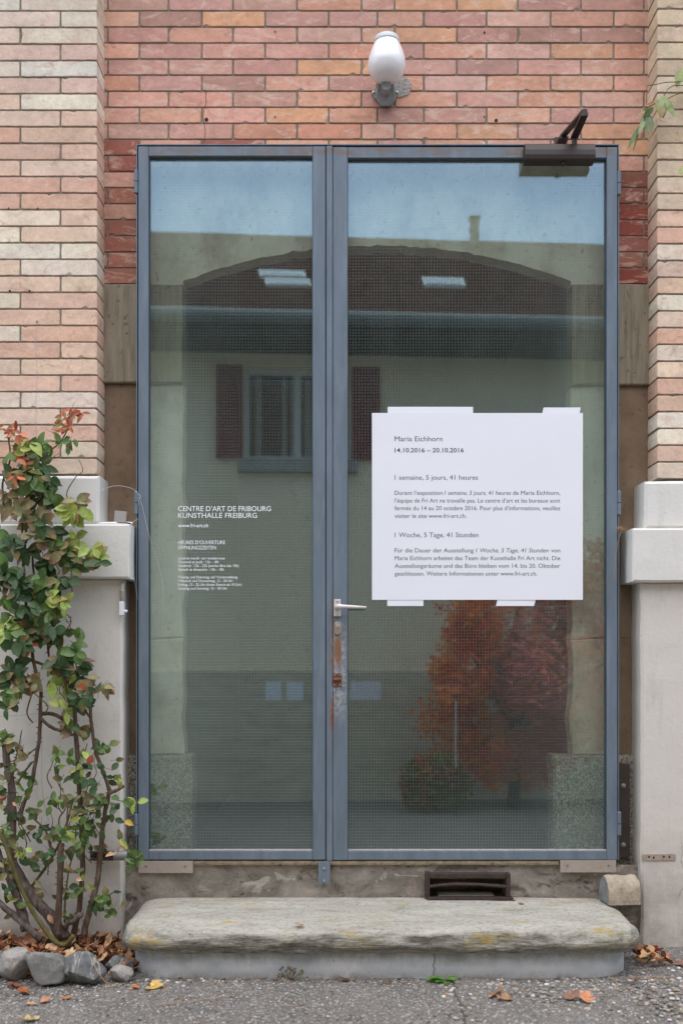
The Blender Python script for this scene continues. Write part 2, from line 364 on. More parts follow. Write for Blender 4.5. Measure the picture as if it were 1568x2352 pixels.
BRICK, MORTAR = m_brick(), m_mortar()
PLASTER = m_plaster('painted_plaster', rgb(209, 205, 197), rgb(168, 163, 154), rgb(212, 204, 193), .34)
PLASTER_L = m_plaster('ledge_plaster', rgb(220, 218, 212), rgb(184, 182, 174), rgb(214, 212, 204))
SANDSTONE = m_stone('sandstone', rgb(112, 104, 88), rgb(142, 133, 115), rgb(160, 150, 130), 10, (5, 5, .5), .4, .004, rgb(96, 88, 74))
LINTEL = m_stone('lintel_stone', rgb(160, 152, 134), rgb(204, 196, 178), rgb(226, 219, 203), 6, (1, 1, .7), .6, .008, rgb(150, 138, 120))
RENDER = m_stone('brown_render', rgb(112, 94, 76), rgb(134, 115, 95), rgb(150, 132, 112), 5, (1, 1, 1), .35, .004, rgb(104, 88, 72))
GRANITE, SLAB, STEPC, ROUGH, ASPHALT = m_granite(), m_slab(), m_concrete_base(), m_rough_wall(), m_asphalt()
STEEL = m_paint('blue_grey_paint', rgb(101, 115, 127)); STEEL_R = m_paint('worn_blue_grey_paint', rgb(101, 115, 127), True)
GAP = m_simple('dark_gap', rgb(24, 24, 26), .8)
GLASS, WGLASS, CLEAR = m_glass(), m_window(), m_clear()
WIRE = m_simple('mesh_wire', rgb(150, 160, 156), .5, .1)
WHITEINK = m_simple('white_letters', rgb(236, 240, 240), .6, var=.02)
BLACKINK = m_simple('black_ink', rgb(58, 58, 66), .7, var=.02)
PAPER = m_simple('paper', rgb(232, 234, 240), .55, var=.012, scale=3, bump=.02)
ALU = m_simple('aluminium', rgb(206, 200, 196), .42, .25, .06, 40, .05)
CHROME = m_simple('nickel', rgb(170, 164, 156), .3, .8, .1, 40, .05)
RUST = m_simple('rusty_iron', rgb(116, 78, 58), .85, .1, .35, 60, .5, stain=rgb(84, 54, 44))
IRON = m_simple('dark_rusty_iron', rgb(60, 49, 45), .8, .1, .35, 40, .6, stain=rgb(98, 64, 50), st=(.54, .68))
DARKSTEEL = m_simple('dark_steel', rgb(70, 62, 56), .55, .2, .15, 20, .15)
BRONZE = m_simple('dark_bronze', rgb(62, 54, 50), .38, .35, .06, 15, .04)
PLATE = m_simple('beige_sheet_metal', rgb(164, 152, 140), .6, .1, .1, 12, .1, stain=rgb(140, 128, 114))
ZINC = m_simple('zinc', rgb(150, 150, 148), .55, .4, .15, 25, .15)
OPAL = m_simple('opal_glass', rgb(240, 238, 238), .08, 0, .015, 10, .0, spec=.7)
CAPM = m_simple('lamp_cap', rgb(196, 202, 202), .45, 0, .08, 30, .1, stain=rgb(150, 158, 158))
CASTALU = m_simple('cast_aluminium', rgb(150, 154, 156), .5, .45, .14, 30, .25, stain=rgb(110, 112, 112), st=(.6, .8))
CEMENT = m_stone('cement_patch', rgb(132, 128, 122), rgb(172, 168, 162), rgb(192, 188, 182), 40, (1, 1, 1), .9, .01)
LEAF, DRYLEAF = m_leaf(), m_leaf('dry_leaf', .1)
BARK = m_bark('rose_bark', rgb(58, 46, 38), rgb(92, 76, 62), rgb(128, 110, 96))
OLDBARK = m_bark('old_bark', rgb(56, 48, 44), rgb(98, 86, 80), rgb(140, 126, 118))
STEMG = m_bark('green_stem', rgb(70, 62, 38), rgb(94, 90, 52), rgb(120, 100, 66))
SOIL = m_stone('soil', rgb(48, 38, 30), rgb(74, 60, 48), rgb(102, 84, 66), 30, (1, 1, 1), .9, .02)
PIPE = m_simple('painted_conduit', rgb(176, 168, 156), .6, 0, .06, 20, .05)
WHITEPL = m_simple('white_plastic', rgb(232, 232, 238), .3, 0, .02, 10, .0)
BLACKPL = m_simple('black_plastic', rgb(30, 30, 36), .35, 0, .05, 10, .0)
NYLON = m_simple('nylon_line', rgb(200, 206, 206), .3, 0, .02, 10, 0)
PEBBLE = NB('pebbles'); PEBBLE = PEBBLE.done(PEBBLE.mix(1.0, PEBBLE.attr(), PEBBLE.ramp(PEBBLE.noise(90, 4, .6), [(.3, .75), (.7, 1.2)]), 'MULTIPLY'), .85)
STRAW = m_simple('straw', rgb(176, 136, 96), .8, 0, .2, 60, .1)

# ------------------------------------------------------------------ ground
GZ = .02
def ground_z(y): return GZ if y > -1.2 else max(-.2, GZ - .22 * (-1.2 - y) / 4.4)
g = MB()
xs = [-60, -20, -8] + [-4 + .05 * i for i in range(161)] + [8, 20, 60]
ys = [-60, -30, -14, -9, -7.5, -6.6, -5.6, -4.5, -3.5, -2.5, -2, -1.6, -1.4, -1.2] + [-1.15 + .025 * i for i in range(46)] + [.3, 3, 30]
for yy in ys:
    for xx in xs:
        z = ground_z(yy)
        if -1.2 < yy < .05 and abs(xx) < 4: z += .007 * mnoise.noise((xx * 3, yy * 4, 1)) + .004 * mnoise.noise((xx * 17, yy * 17, 3))
        if yy < -20: z -= (-yy - 20) * .02
        g.v.append((xx, yy, z)); g.c.append((1, 1, 1, 1))
nx = len(xs)
for j in range(len(ys) - 1):
    for i in range(nx - 1):
        g.f.append((j * nx + i, j * nx + i + 1, (j + 1) * nx + i + 1, (j + 1) * nx + i)); g.m.append(0)
tag(g.build('ground', ASPHALT, smooth=True), kind='structure')
# seam in the asphalt right of the middle
sm = MB(); pts = []
for i in range(14):
    yy = -.47 - i * .07; pts.append((PX(1046, -.6) + .012 * mnoise.noise((i * .8, 0, 0)), yy))
vsn = []
for i, (x, y) in enumerate(pts):
    ww = .0016 + .0035 * random.random(); zz = GZ + .0045 + .007 * mnoise.noise((x * 3, y * 4, 1)) + .004 * mnoise.noise((x * 17, y * 17, 3))
    vsn += [(x - ww, y, zz), (x + ww, y, zz)]
sm.add(vsn, [(2 * i, 2 * i + 1, 2 * i + 3, 2 * i + 2) for i in range(len(pts) - 1)])
tag(sm.build('pavement_seam', m_simple('tar', rgb(78, 73, 66), .95, 0, .3, 60, .8)), kind='structure')

# ------------------------------------------------------------------ brick building
bld = world_thing('brick_building', 'brick and plaster building front framing the glass double door', 'building', (0, .3, 0))
def one_brick(mb, x0, x1, z0, z1, yf, depth, col, gap=.0029, n=8):
    x0 += gap; x1 -= gap; z0 += gap; z1 -= gap
    if x1 - x0 < .02: return
    yf += random.uniform(-.001, .001)
    nxs = max(3, int((x1 - x0) / .016)); per = []
    sk = random.uniform(-.0009, .0009)
    for i in range(nxs): per.append([x0 + (x1 - x0) * i / nxs, z0, 0, -1])
    for i in range(2): per.append([x1, z0 + (z1 - z0) * i / 2, 1, 0])
    for i in range(nxs): per.append([x1 - (x1 - x0) * i / nxs, z1, 0, 1])
    for i in range(2): per.append([x0, z1 - (z1 - z0) * i / 2, -1, 0])
    chip = random.randrange(len(per)) if random.random() < .38 else -9
    N = len(per); ring0 = []; ring1 = []; ring2 = []
    cx, cz = (x0 + x1) / 2, (z0 + z1) / 2
    for i, (x, z, ax, az) in enumerate(per):
        j = abs(random.gauss(0, .0006)); e = j
        x2 = x - ax * j; z2 = z - az * j + sk * (x - cx) / max(.01, x1 - x0)
        if i in (0, nxs, nxs + 2, 2 * nxs + 2):
            cc = random.uniform(.0004, .0022); x2 += cc * (1 if x < cx else -1); z2 += cc * (1 if z < cz else -1)
        bev = .0016; dep = .0018
        if i == chip: bev = random.uniform(.006, .012); dep = .006; x2 += (1 if x2 < cx else -1) * .003 * abs(ax); z2 += (1 if z2 < cz else -1) * .003 * abs(az)
        dx = (1 if x2 < cx else -1) * bev; dz = (1 if z2 < cz else -1) * bev
        if i not in (0, nxs, nxs + 2, 2 * nxs + 2):
            if az: dx = 0
            if ax: dz = 0
        ring0.append((x2 + dx, yf, z2 + dz)); ring1.append((x2, yf + dep, z2)); ring2.append((x2, yf + depth, z2))
    fs = [tuple(range(N))]
    for k in range(2):
        for i in range(N): fs.append((k * N + i, (k + 1) * N + i, (k + 1) * N + (i + 1) % N, k * N + (i + 1) % N))
    mb.add(ring0 + ring1 + ring2, fs, col=col, mi=0)
RED = [(212, 162, 138), (210, 156, 131), (216, 166, 139), (206, 158, 140), (196, 152, 137), (186, 144, 129), (212, 170, 152), (214, 162, 127), (208, 158, 135), (212, 162, 141), (216, 168, 145), (210, 154, 127)]
DRED = [(170, 112, 96), (164, 102, 88), (176, 116, 98), (160, 98, 84)]
LPAL = [(222, 192, 168), (226, 210, 188), (220, 186, 164), (212, 172, 148), (230, 218, 198), (222, 198, 176), (216, 176, 152), (226, 200, 174)]
RPAL = [(212, 194, 164), (206, 186, 156), (216, 198, 170), (202, 182, 154)]
WY, PY = .10, -.03
pitch = 36.95; kz = lambda k: PZ(24 + pitch * k, WY)
wall = MB()
XL, XR = -2.7, 2.9
A = [320, 463.5, 609, 755, 866.5, 973, 1117, 1264, 1409]; B = [247, 387, 535, 682, 830, 906, 1049, 1189, 1334]
LX0, LX1 = PX(330, WY), PX(1406, WY)       # stone surround, behind the door
for k in range(-24, 17):
    row = A if k % 2 == 0 else B
    js = [PX(q, WY) for q in row]
    d = .2655
    while js[0] > -1.35: js.insert(0, js[0] - d)
    while js[-1] < 1.75: js.append(js[-1] + d)
    z1, z0 = kz(k), kz(k + 1)
    for a, b2 in zip(js[:-1], js[1:]):
        if k >= 9:
            if a < LX0 < b2: b2 = LX0
            elif a < LX1 < b2: a = LX1
            elif a >= LX0 and b2 <= LX1: continue
        mid = (a + b2) / 2
        pal = RED
        if k >= 8 and mid < 0: pal = DRED if random.random() < .8 or k > 12 else RED
        if k >= 10 and mid > 0: pal = [(160, 104, 90), (152, 96, 82), (164, 110, 94), (146, 88, 76)]
        if k in (12, 13, 16) and mid > 0: pal = [(146, 78, 66), (152, 84, 72)]
        one_brick(wall, a, b2, z0, z1, WY, .03, jit(rgb(*random.choice(pal)), .09))
wall.box(-1.4, 1.8, WY + .0045, WY + .3, kz(9) , kz(-24), mi=1)
wall.box(-1.4, LX0, WY + .0045, WY + .3, kz(17), kz(9) - .0005, mi=1); wall.box(LX1, 1.8, WY + .0045, WY + .3, kz(17), kz(9) - .0005, mi=1)
wall.build('brick_wall', [BRICK, MORTAR], bld)

def pillar(left):
    mb = MB()
    corner = PX(225 if left else 1507, PY); d = .317; hb = .153
    p0, pp = (24, 38.07) if left else (19, 38.6)
    for k in range(-24, 28):
        z1, z0 = PZ(p0 + pp * k, PY), PZ(p0 + pp * (k + 1), PY)
        if left:
            js = [corner]; js.append(corner - (hb if k % 2 == 0 else d))
            while js[-1] > XL: js.append(js[-1] - d)
            segs = [(b, a) for a, b in zip(js[:-1], js[1:])]
        else:
            js = [corner]; js.append(corner + (hb if k % 2 else d))
            while js[-1] < XR: js.append(js[-1] + d)
            segs = list(zip(js[:-1], js[1:]))
        for i, (a, b2) in enumerate(segs):
            dep = .132 if i == 0 else .03
            pal = LPAL if left else (RPAL if k < 12 else LPAL)
            if left and k < 5: pal = [(226, 218, 200), (222, 210, 190), (218, 202, 182), (216, 188, 170)]
            one_brick(mb, a, b2, z0, z1, PY, dep, jit(rgb(*random.choice(pal)), .06))
    zt, zb = PZ(p0 - pp * 24, PY), PZ(p0 + pp * 28, PY)
    if left: mb.box(XL, corner - .011, PY + .0045, WY + .3, zb, zt, mi=1)
    else: mb.box(corner + .011, XR, PY + .0045, WY + .3, zb, zt, mi=1)
    return mb.build('brick_pillar', [BRICK, MORTAR], bld)
pillar(True)['label'] = 'cream brick pillar at left'; pillar(False)['label'] = 'cream brick pillar at right'

def rough_block(mb, x0, x1, y0, y1, z0, z1, bev=.006, amp=.0015, step=.03):
    """box with a gently uneven, bevelled front"""
    nxs, nzs = max(2, int((x1 - x0) / step)), max(2, int((z1 - z0) / step))
    vs = []; fs = []
    def dsp(x, y, z, a): return Vector((mnoise.noise((x * 9, y * 9, z * 9 + 5)), mnoise.noise((x * 9 + 7, y * 9, z * 9)), mnoise.noise((x * 9, y * 9 + 3, z * 9)))) * a
    xsq = [x0] + [x0 + bev + (x1 - x0 - 2 * bev) * i / nxs for i in range(nxs + 1)] + [x1]
    zsq = [z0] + [z0 + bev + (z1 - z0 - 2 * bev) * i / nzs for i in range(nzs + 1)] + [z1]
    W, H = len(xsq), len(zsq)
    for j, z in enumerate(zsq):
        for i, x in enumerate(xsq):
            e = i in (0, W - 1) or j in (0, H - 1)
            v = Vector((x, y0 + (bev if e else 0), z)) + dsp(x, y0, z, amp * (2 if e else 1)); vs.append(v)
    for j in range(H - 1):
        for i in range(W - 1): fs.append((j * W + i, j * W + i + 1, (j + 1) * W + i + 1, (j + 1) * W + i))
    per = [i for i in range(W)] + [j * W + W - 1 for j in range(1, H)] + [(H - 1) * W + i for i in range(W - 2, -1, -1)] + [j * W for j in range(H - 2, 0, -1)]
    b = len(vs)
    for i in per: vs.append(Vector((vs[i].x, y1, vs[i].z)))
    n = len(per)
    for i in range(n): fs.append((per[(i + 1) % n], per[i], b + i, b + (i + 1) % n))
    fs.append(tuple(b + i for i in range(n)))
    mb.add(vs, fs)
# plaster plinths, ledges and base walls
for left in (True, False):
    m = MB(); yf = -.05
    if left: rough_block(m, XL, PX(227, yf), yf, .115, PZ(1204, yf), PZ(1092, yf), .012)
    else: rough_block(m, PX(1481, yf), XR, yf, .115, PZ(1214, yf), PZ(1104, yf), .012)
    m.build('pillar_plinth', PLASTER_L, bld)
    m = MB(); yf = -.075
    if left: rough_block(m, XL, PX(298, yf), yf, .105, PZ(1328, yf), PZ(1203.5, yf), .007)
    else: rough_block(m, PX(1452, yf), XR, yf, .105, PZ(1336, yf), PZ(1213.5, yf), .007)
    m.build('ledge', PLASTER_L, bld)
    m = MB(); yf = -.028
    if left: rough_block(m, XL, PX(281, yf), yf, .145, -.2, PZ(1326, -.075), .010)
    else: rough_block(m, PX(1472, yf), XR, yf, .145, -.2, PZ(1334, -.075), .010)
    m.build('base_wall', PLASTER, bld)

# stone doorway: upper blocks, rendered jambs, lintel with segmental arch, granite plinths
SY = .085
zb_top = kz(17) - .004; JL, JR = PX(425, .16), PX(1305, .16)
m = MB(); rough_block(m, PX(232, SY), JL, SY, .2, PZ(878, SY), zb_top, .005, .0015); m.build('stone_block', SANDSTONE, bld)
m = MB(); rough_block(m, JR, PX(1492, SY), SY, .2, PZ(883, SY), zb_top, .005, .0015); m.build('stone_block', SANDSTONE, bld)
FLZ = PZ(1972, .1)
def jamb(left):
    m = MB(); y0 = .105
    z0, z1 = PZ(1735, y0), (PZ(878, SY) if left else PZ(883, SY)) - .001
    cuts = [z0, PZ(1466, y0), z1]
    for a, b2 in zip(cuts[:-1], cuts[1:]):
        if left:
            rough_block(m, PX(334, y0), JL, y0, .2, a + .0015, b2 - .0015, .007, .006)
            m.mi = 1; rough_block(m, PX(225, y0), PX(334, y0) - .001, y0 + .003, .2, a, b2, .002, .001); m.mi = 0
        else:
            rough_block(m, JR, PX(1402, y0), y0, .2, a + .0015, b2 - .0015, .007, .006)
            m.mi = 1; rough_block(m, PX(1402, y0) + .001, PX(1500, y0), y0 + .003, .2, a, b2, .002, .001); m.mi = 0
    m.build('jamb', [LINTEL, RENDER], bld)
jamb(True); jamb(False)
def arch_lintel():
    m = MB(); y0, y1 = .11, .2
    zs, za = PZ(655, .16), PZ(574, .16); h = za - zs; half = (JR - JL) / 2; cx = (JR + JL) / 2
    r = (half * half + h * h) / (2 * h); cz = za - r
    zt = kz(9) - .002
    N = 60; low = []
    for i in range(N + 1):
        x = JL + (JR - JL) * i / N; z = cz + math.sqrt(max(0, r * r - (x - cx) ** 2)) + .011 * mnoise.noise((x * 22, 0, 2)) + .003 * mnoise.noise((x * 60, 0, 4))
        low.append((x, z))
    low = [(LX0 + .002, zb_top + .002), (JL - .001, zb_top + .002)] + low + [(JR + .001, zb_top + .002), (LX1 - .002, zb_top + .002)]
    vs = []; fs = []
    for (x, z) in low: vs += [(x, y0, z), (x, y0, zt), (x, y1, z), (x, y1, zt)]
    for i in range(len(low) - 1):
        a = 4 * i; b2 = a + 4
        fs += [(a, b2, b2 + 1, a + 1), (a + 2, a + 3, b2 + 3, b2 + 2), (a, a + 2, b2 + 2, b2), (a + 1, b2 + 1, b2 + 3, a + 3)]
    fs += [(0, 1, 3, 2)]; a = 4 * (len(low) - 1); fs += [(a, a + 2, a + 3, a + 1)]
    m.add(vs, fs); m.build('stone_lintel', LINTEL, bld)
arch_lintel()
for (a, b2) in ((225, 441), (1270, 1500)):
    m = MB(); rough_block(m, PX(a, .09), PX(b2, .09), .088, .215, FLZ - .3, PZ(1735, .09), .012, .003); m.build('granite_plinth', GRANITE, bld)
# vestibule behind the door
INT = m_simple('interior_wall', rgb(116, 120, 118), .9, 0, .08, 4, .1); INTF = m_simple('interior_floor', rgb(88, 86, 82), .7, 0, .12, 8, .1)
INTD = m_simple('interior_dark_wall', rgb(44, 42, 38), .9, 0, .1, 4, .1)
m = MB()
m.box(JL - .12, JL - .02, .23, 2.6, FLZ, 3.0); m.build('vestibule_wall', INT, bld)
m = MB(); m.box(JR + .02, JR + .12, .23, 2.6, FLZ, 3.0); m.build('vestibule_wall', INT, bld)
m = MB(); m.box(-3, 3, .218, 6, FLZ - .1, FLZ - .001); m.build('interior_floor', INTF, bld)
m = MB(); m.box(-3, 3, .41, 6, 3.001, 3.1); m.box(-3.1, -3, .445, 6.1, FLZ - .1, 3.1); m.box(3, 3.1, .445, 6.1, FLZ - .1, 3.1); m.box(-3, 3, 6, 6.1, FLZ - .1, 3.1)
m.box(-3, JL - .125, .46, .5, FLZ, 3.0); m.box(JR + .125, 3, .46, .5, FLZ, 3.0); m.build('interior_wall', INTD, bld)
# foot wall under the door, with the opening of the air vent
VX0, VX1, VZ0, VZ1 = PX(984, .03), PX(1165, .03), PZ(2066, .03), PZ(2018, .03)
m = MB(); y0 = .022
fx0, fx1, fz0, fz1 = PX(278, y0), PX(1476, y0), .05, FLZ - .012
cx_ = sorted({fx0 + (fx1 - fx0) * i / 260 for i in range(261)} | {VX0, VX1}); cz_ = sorted({fz0 + (fz1 - fz0) * i / 34 for i in range(35)} | {VZ0, VZ1})
for z in cz_:
    for x in cx_:
        n1 = mnoise.noise((x * 7, 3, z * 11)); n2 = mnoise.noise((x * 22, 8, z * 26)); n3 = mnoise.noise((x * 3.1, 1, z * 3))
        d = .006 * n1 + .004 * n2 + .004 * n3
        if mnoise.noise((x * 5, 20, z * 9)) > .28: d += .011
        m.v.append((x, y0 + d, z)); m.c.append((1, 1, 1, 1))
W_ = len(cx_)
for j in range(len(cz_) - 1):
    for i in range(W_ - 1):
        xm, zm = (cx_[i] + cx_[i + 1]) / 2, (cz_[j] + cz_[j + 1]) / 2
        if VX0 < xm < VX1 and VZ0 < zm < VZ1: continue
        m.f.append((j * W_ + i, j * W_ + i + 1, (j + 1) * W_ + i + 1, (j + 1) * W_ + i)); m.m.append(0)
m.build('foot_wall', ROUGH, bld, smooth=True)
m = MB(); m.box(VX0 - .05, VX1 + .05, .24, .26, VZ0 - .05, VZ1 + .05); m.box(VX0 - .03, VX0 - .002, .045, .239, VZ0 - .05, VZ1 + .05); m.box(VX1 + .002, VX1 + .03, .045, .239, VZ0 - .05, VZ1 + .05)
m.box(VX0 - .05, VX1 + .05, .045, .239, VZ1 + .002, VZ1 + .04); m.box(VX0 - .05, VX1 + .05, .045, .239, VZ0 - .05, VZ0 - .004); m.build('vent_shaft', ROUGH, bld)
# threshold: tread plate edge
m = MB(); tz0, tz1 = PZ(1988, .004), PZ(1978.5, .004)
m.box(PX(444, .004), PX(1284, .004), .006, .1, tz0, tz1, .0015)
xx = PX(447, .004); i = 0
while xx < PX(1277, .004):
    dd = .012 if (i // 4) % 2 == 0 else -.012
    a = Vector((xx, .0045, tz0 + .002)); b2 = Vector((xx + dd * .9, .0045, tz1 - .002))
    if dd < 0: a.x += .011; b2.x += .011
    m.tube([a, (a + b2) / 2 + Vector((0, -.0015, 0)), b2], [.001, .0024, .001], 5); xx += .0105; i += 1
m.build('tread_plate', m_simple('tread_metal', rgb(166, 148, 124), .6, .3, .3, 40, .3, stain=rgb(70, 58, 46)), bld)
# steel angle the leaves close against
m = MB(); fa, fb, fc, fd = PX(312.8, .004), PX(1421.3, .004), PZ(1976, .004), PZ(330.2, .004)
m.box(fa, PX(315, .004), .004, .084, fc, fd); m.box(PX(1419.3, .004), fb, .004, .084, fc, fd); m.box(PX(315, .004) + .0005, PX(1419.3, .004) - .0005, .004, .084, PZ(332.2, .004), fd)
zi = PZ(332.2, .004) - .001; xi, xj = PX(315, .004) + .0005, PX(1419.3, .004) - .0005
m.box(xi, xi + .022, .056, .084, fc, zi, mi=1); m.box(xj - .022, xj, .056, .084, fc, zi, mi=1); m.box(xi + .0225, xj - .0225, .056, .084, zi - .03, zi, mi=1)
m.build('door_surround', [STEEL, GAP], bld)
# cement patch by the lamp, drilled anchor holes and a hairline crack in the brickwork
m = MB(); c0 = P(925, 200, WY); N = 22; poly = []
for i in range(N):
    an = 2 * math.pi * i / N; r = .052 + .016 * mnoise.noise((math.cos(an) * 2, math.sin(an) * 2, 5)) + random.uniform(-.004, .004)
    poly.append((c0.x - .02 + r * math.cos(an) * 1.15, c0.z + r * math.sin(an) * .85))
m.prism(poly, WY - .004, WY + .02); m.build('cement_patch', CEMENT, bld)
HOLE = m_simple('hole_dark', rgb(58, 36, 28), .95)
for (dx, dy, rr) in ((474, 274, .008), (1139, 276, .007), (632, 72, .003), (632, 268, .003), (1112, 74, .004), (1112, 268, .003), (23, 668, .0045), (68, 668, .0045), (20, 478, .003), (87, 478, .003)):
    Yq = WY if 240 < dx < 1490 else PY
    p = P(dx, dy, Yq); m = MB()
    m.lathe([(rr * .9, -.004), (rr, -.0012)], p, (0, 1, 0), 12); m.build('anchor_hole', HOLE, bld)
m = MB(); ck = []
for i in range(16):
    dy = 205 + 8.0 * i; dx = 470 + 3.5 * math.sin(i * .6) + 3 * mnoise.noise((i * .7, 1, 0)) - (i > 10) * (i - 10) * .7; ck.append(P(dx, dy, WY - .0012))
for a, b2 in zip(ck[:-1], ck[1:]): m.add([a + Vector((-.0011, 0, 0)), a + Vector((.0011, 0, 0)), b2 + Vector((.0011, 0, 0)), b2 + Vector((-.0011, 0, 0))], [(0, 1, 2, 3)])
m.build('wall_crack', m_simple('crack_dark', rgb(70, 48, 40), .95), bld)

# ------------------------------------------------------------------ door leaves
def text_mesh(lines, Y):
    """lines: (string, x0, x1, baseline, cap height, shear, weight) in photograph units -> one MB"""
    mb = MB(); dg = None
    for (st, x0, x1, bl, ch, sh, wt) in lines:
        cu = bpy.data.curves.new('t', 'FONT'); cu.body = st; cu.size = 1; cu.shear = sh; cu.offset = wt; cu.resolution_u = 3
        ob = bpy.data.objects.new('t', cu); COL.objects.link(ob)
        bpy.context.view_layer.update(); dg = bpy.context.evaluated_depsgraph_get()
        me = bpy.data.meshes.new_from_object(ob.evaluated_get(dg))
        vs = [v.co.copy() for v in me.vertices]; fs = [tuple(p.vertices) for p in me.polygons]
        mx0 = min(v.x for v in vs); mx1 = max(v.x for v in vs)
        sx = (PX(x1, Y) - PX(x0, Y)) / (mx1 - mx0); sz = ch * S0 * (CAMD + Y) / CAMD / .73
        mb.add([(PX(x0, Y) + (v.x - mx0) * sx, Y, PZ(bl, Y) + v.y * sz) for v in vs], fs)
        bpy.data.objects.remove(ob); bpy.data.curves.remove(cu); bpy.data.meshes.remove(me)
    return mb
def bars(mb, x0, x1, z0, z1, l, r, b, t, y0=0., y1=.05, bev=.0025):
    mb.box(x0, x0 + l, y0, y1, z0, z1, bev); mb.box(x1 - r, x1, y0, y1, z0, z1, bev)
    mb.box(x0 + l + .0002, x1 - r - .0002, y0 + .0004, y1 - .0004, z0 + .0004, z0 + b, bev); mb.box(x0 + l + .0002, x1 - r - .0002, y0 + .0004, y1 - .0004, z1 - t, z1 - .0004, bev)
def hinge(parent, x, zlo, zhi):
    m = MB(); zm = (zlo + zhi) / 2; r = .0085
    m.tube([(x, .004, zlo), (x, .004, zlo + .003), (x, .004, zm - .0015)], [r * .8, r, r], 14); m.tube([(x, .004, zm + .0015), (x, .004, zhi - .004), (x, .004, zhi)], [r, r, r * .6], 14)
    sgn = 1 if x < 0 else -1
    m.box(x + sgn * .004, x + sgn * .013, .006, .011, zm + .004, zhi - .004, .001)
    return m.build('hinge', STEEL, parent, smooth=False)
def wires(x0, x1, z0, z1, yc, p=.01243, r=.00028):
    m = MB()
    n = int((x1 - x0) / p)
    for i in range(1, n + 1):
        x = x0 + i * p - .002
        if x < x1 - .001: m.box(x - r, x + r, yc - r, yc + r, z0, z1)
    n = int((z1 - z0) / p)
    for i in range(1, n + 1):
        z = z0 + i * p; zr = .0006 * math.sin(i * 1.7)
        m.box(x0, x1, yc - r * .6, yc + r * .6, z - r + zr, z + r + zr)
    return m
def glazing(leaf, x0, x1, z0, z1):
    m = MB(); e = .008; m.box(x0 - e, x1 + e, .020, .0265, z0 - e, z1 + e); pane = m.build('pane', GLASS, leaf)
    wires(x0, x1, z0, z1, .0232).build('wire_mesh', WIRE, pane)
    m = MB(); m.box(x0 + .0005, x1 - .0005, .0045, .0195, z0 - .0005, z0 + .0028, .0008); m.build('putty_line', m_simple('old_putty', rgb(176, 164, 154), .8, 0, .25, 60, .4, stain=rgb(120, 84, 60)), leaf)
    m = MB()
    for (a, b2, c_, d_) in ((x0 - .001, x0 + .0022, z0 + .003, z1), (x1 - .0022, x1 + .001, z0 + .003, z1)): m.box(a, b2, .006, .0195, c_, d_)
    m.box(x0 + .0025, x1 - .0025, .006, .0195, z1 - .0035, z1 + .001); m.build('glazing_seal', m_simple('seal', rgb(54, 62, 68), .6), leaf)
    return pane
def bar_frame(leaf, x0, x1, z0, z1, gl, gr, gb, gt, mat):
    m = MB(); bars(m, x0, x1, z0, z1, gl - x0, x1 - gr, gb - z0, z1 - gt); m.build('frame', mat, leaf)
DZ0, DZ1 = PZ(1976), PZ(335); GZ0, GZ1 = PZ(1954.5), PZ(357.5)
leafL = world_thing('glass_door_leaf', 'narrower left door leaf of wired glass with white opening hours lettering', 'door', (PX(317), 0, DZ0))
bar_frame(leafL, PX(317.3), PX(747.5), DZ0, DZ1, PX(341), PX(718), GZ0, GZ1, STEEL)
paneL = glazing(leafL, PX(341), PX(718), GZ0, GZ1)
for (a, b2) in ((443, 388), (1181, 1128), (1919, 1870)): hinge(leafL, PX(312), PZ(a), PZ(b2))
SIGN = [("CENTRE D’ART DE FRIBOURG", 409, 622, 1174, 12.2, 0, .004), ("KUNSTHALLE FREIBURG", 409, 590, 1189.5, 12.2, 0, .004), ("www.fri-art.ch", 409, 478, 1211, 8.6, 0, .012),
        ("HEURES D’OUVERTURE", 409, 517, 1250, 8.8, 0, .004), ("ÖFFNUNGSZEITEN", 409, 496, 1262, 8.8, 0, .004),
        ("Lundi et mardi : sur rendez-vous", 409, 516, 1285, 6.2, 0, .006), ("Mercredi et jeudi : 12h - 18h", 409, 502, 1293.8, 6.2, 0, .006), ("Vendredi : 12h - 22h (entrée libre des 19h)", 409, 548, 1302.4, 6.2, 0, .006), ("Samedi et dimanche : 13h - 18h", 409, 514, 1311, 6.2, 0, .006),
        ("Montag und Dienstag: auf Voranmeldung", 409, 545, 1328.5, 6.2, 0, .006), ("Mittwoch und Donnerstag: 12 - 18 Uhr", 409, 535, 1337, 6.2, 0, .006), ("Freitag: 12 - 22 Uhr (freier Eintritt ab 19 Uhr)", 409, 555, 1345.8, 6.2, 0, .006), ("Samstag und Sonntag: 13 - 18 Uhr", 409, 522, 1354.4, 6.2, 0, .006)]
for q in (SIGN[:2], SIGN[2:3], SIGN[3:5], SIGN[5:9], SIGN[9:]): text_mesh(q, .0192).build('lettering', WHITEINK, paneL)
leafR = world_thing('glass_door_leaf', 'wider right door leaf of wired glass with lever handle and dark closer', 'door', (PX(1418), 0, DZ0))
bar_frame(leafR, PX(764.2), PX(1417.5), DZ0 - .001, DZ1 - .003, PX(798), PX(1393), GZ0, GZ1 - .008, STEEL_R)
glazing(leafR, PX(798), PX(1393), GZ0, GZ1 - .008)
m = MB(); m.box(PX(749.4), PX(763.4), -.002, .045, DZ0 - .004, DZ1 + .001, .002); m.build('cover_strip', STEEL_R, leafR)
m = MB(); m.box(PX(747.5) + .0003, PX(749.4) - .0003, .012, .046, DZ0, DZ1); m.box(PX(763.4) + .0003, PX(764.2) - .0003, .012, .046, DZ0, DZ1 - .003); m.build('gap_seal', m_simple('rust_gap', rgb(66, 44, 36), .9), leafR)
for (a, b2) in ((446, 392), (1182, 1127), (1920, 1865)): hinge(leafR, PX(1421.8), PZ(a), PZ(b2))
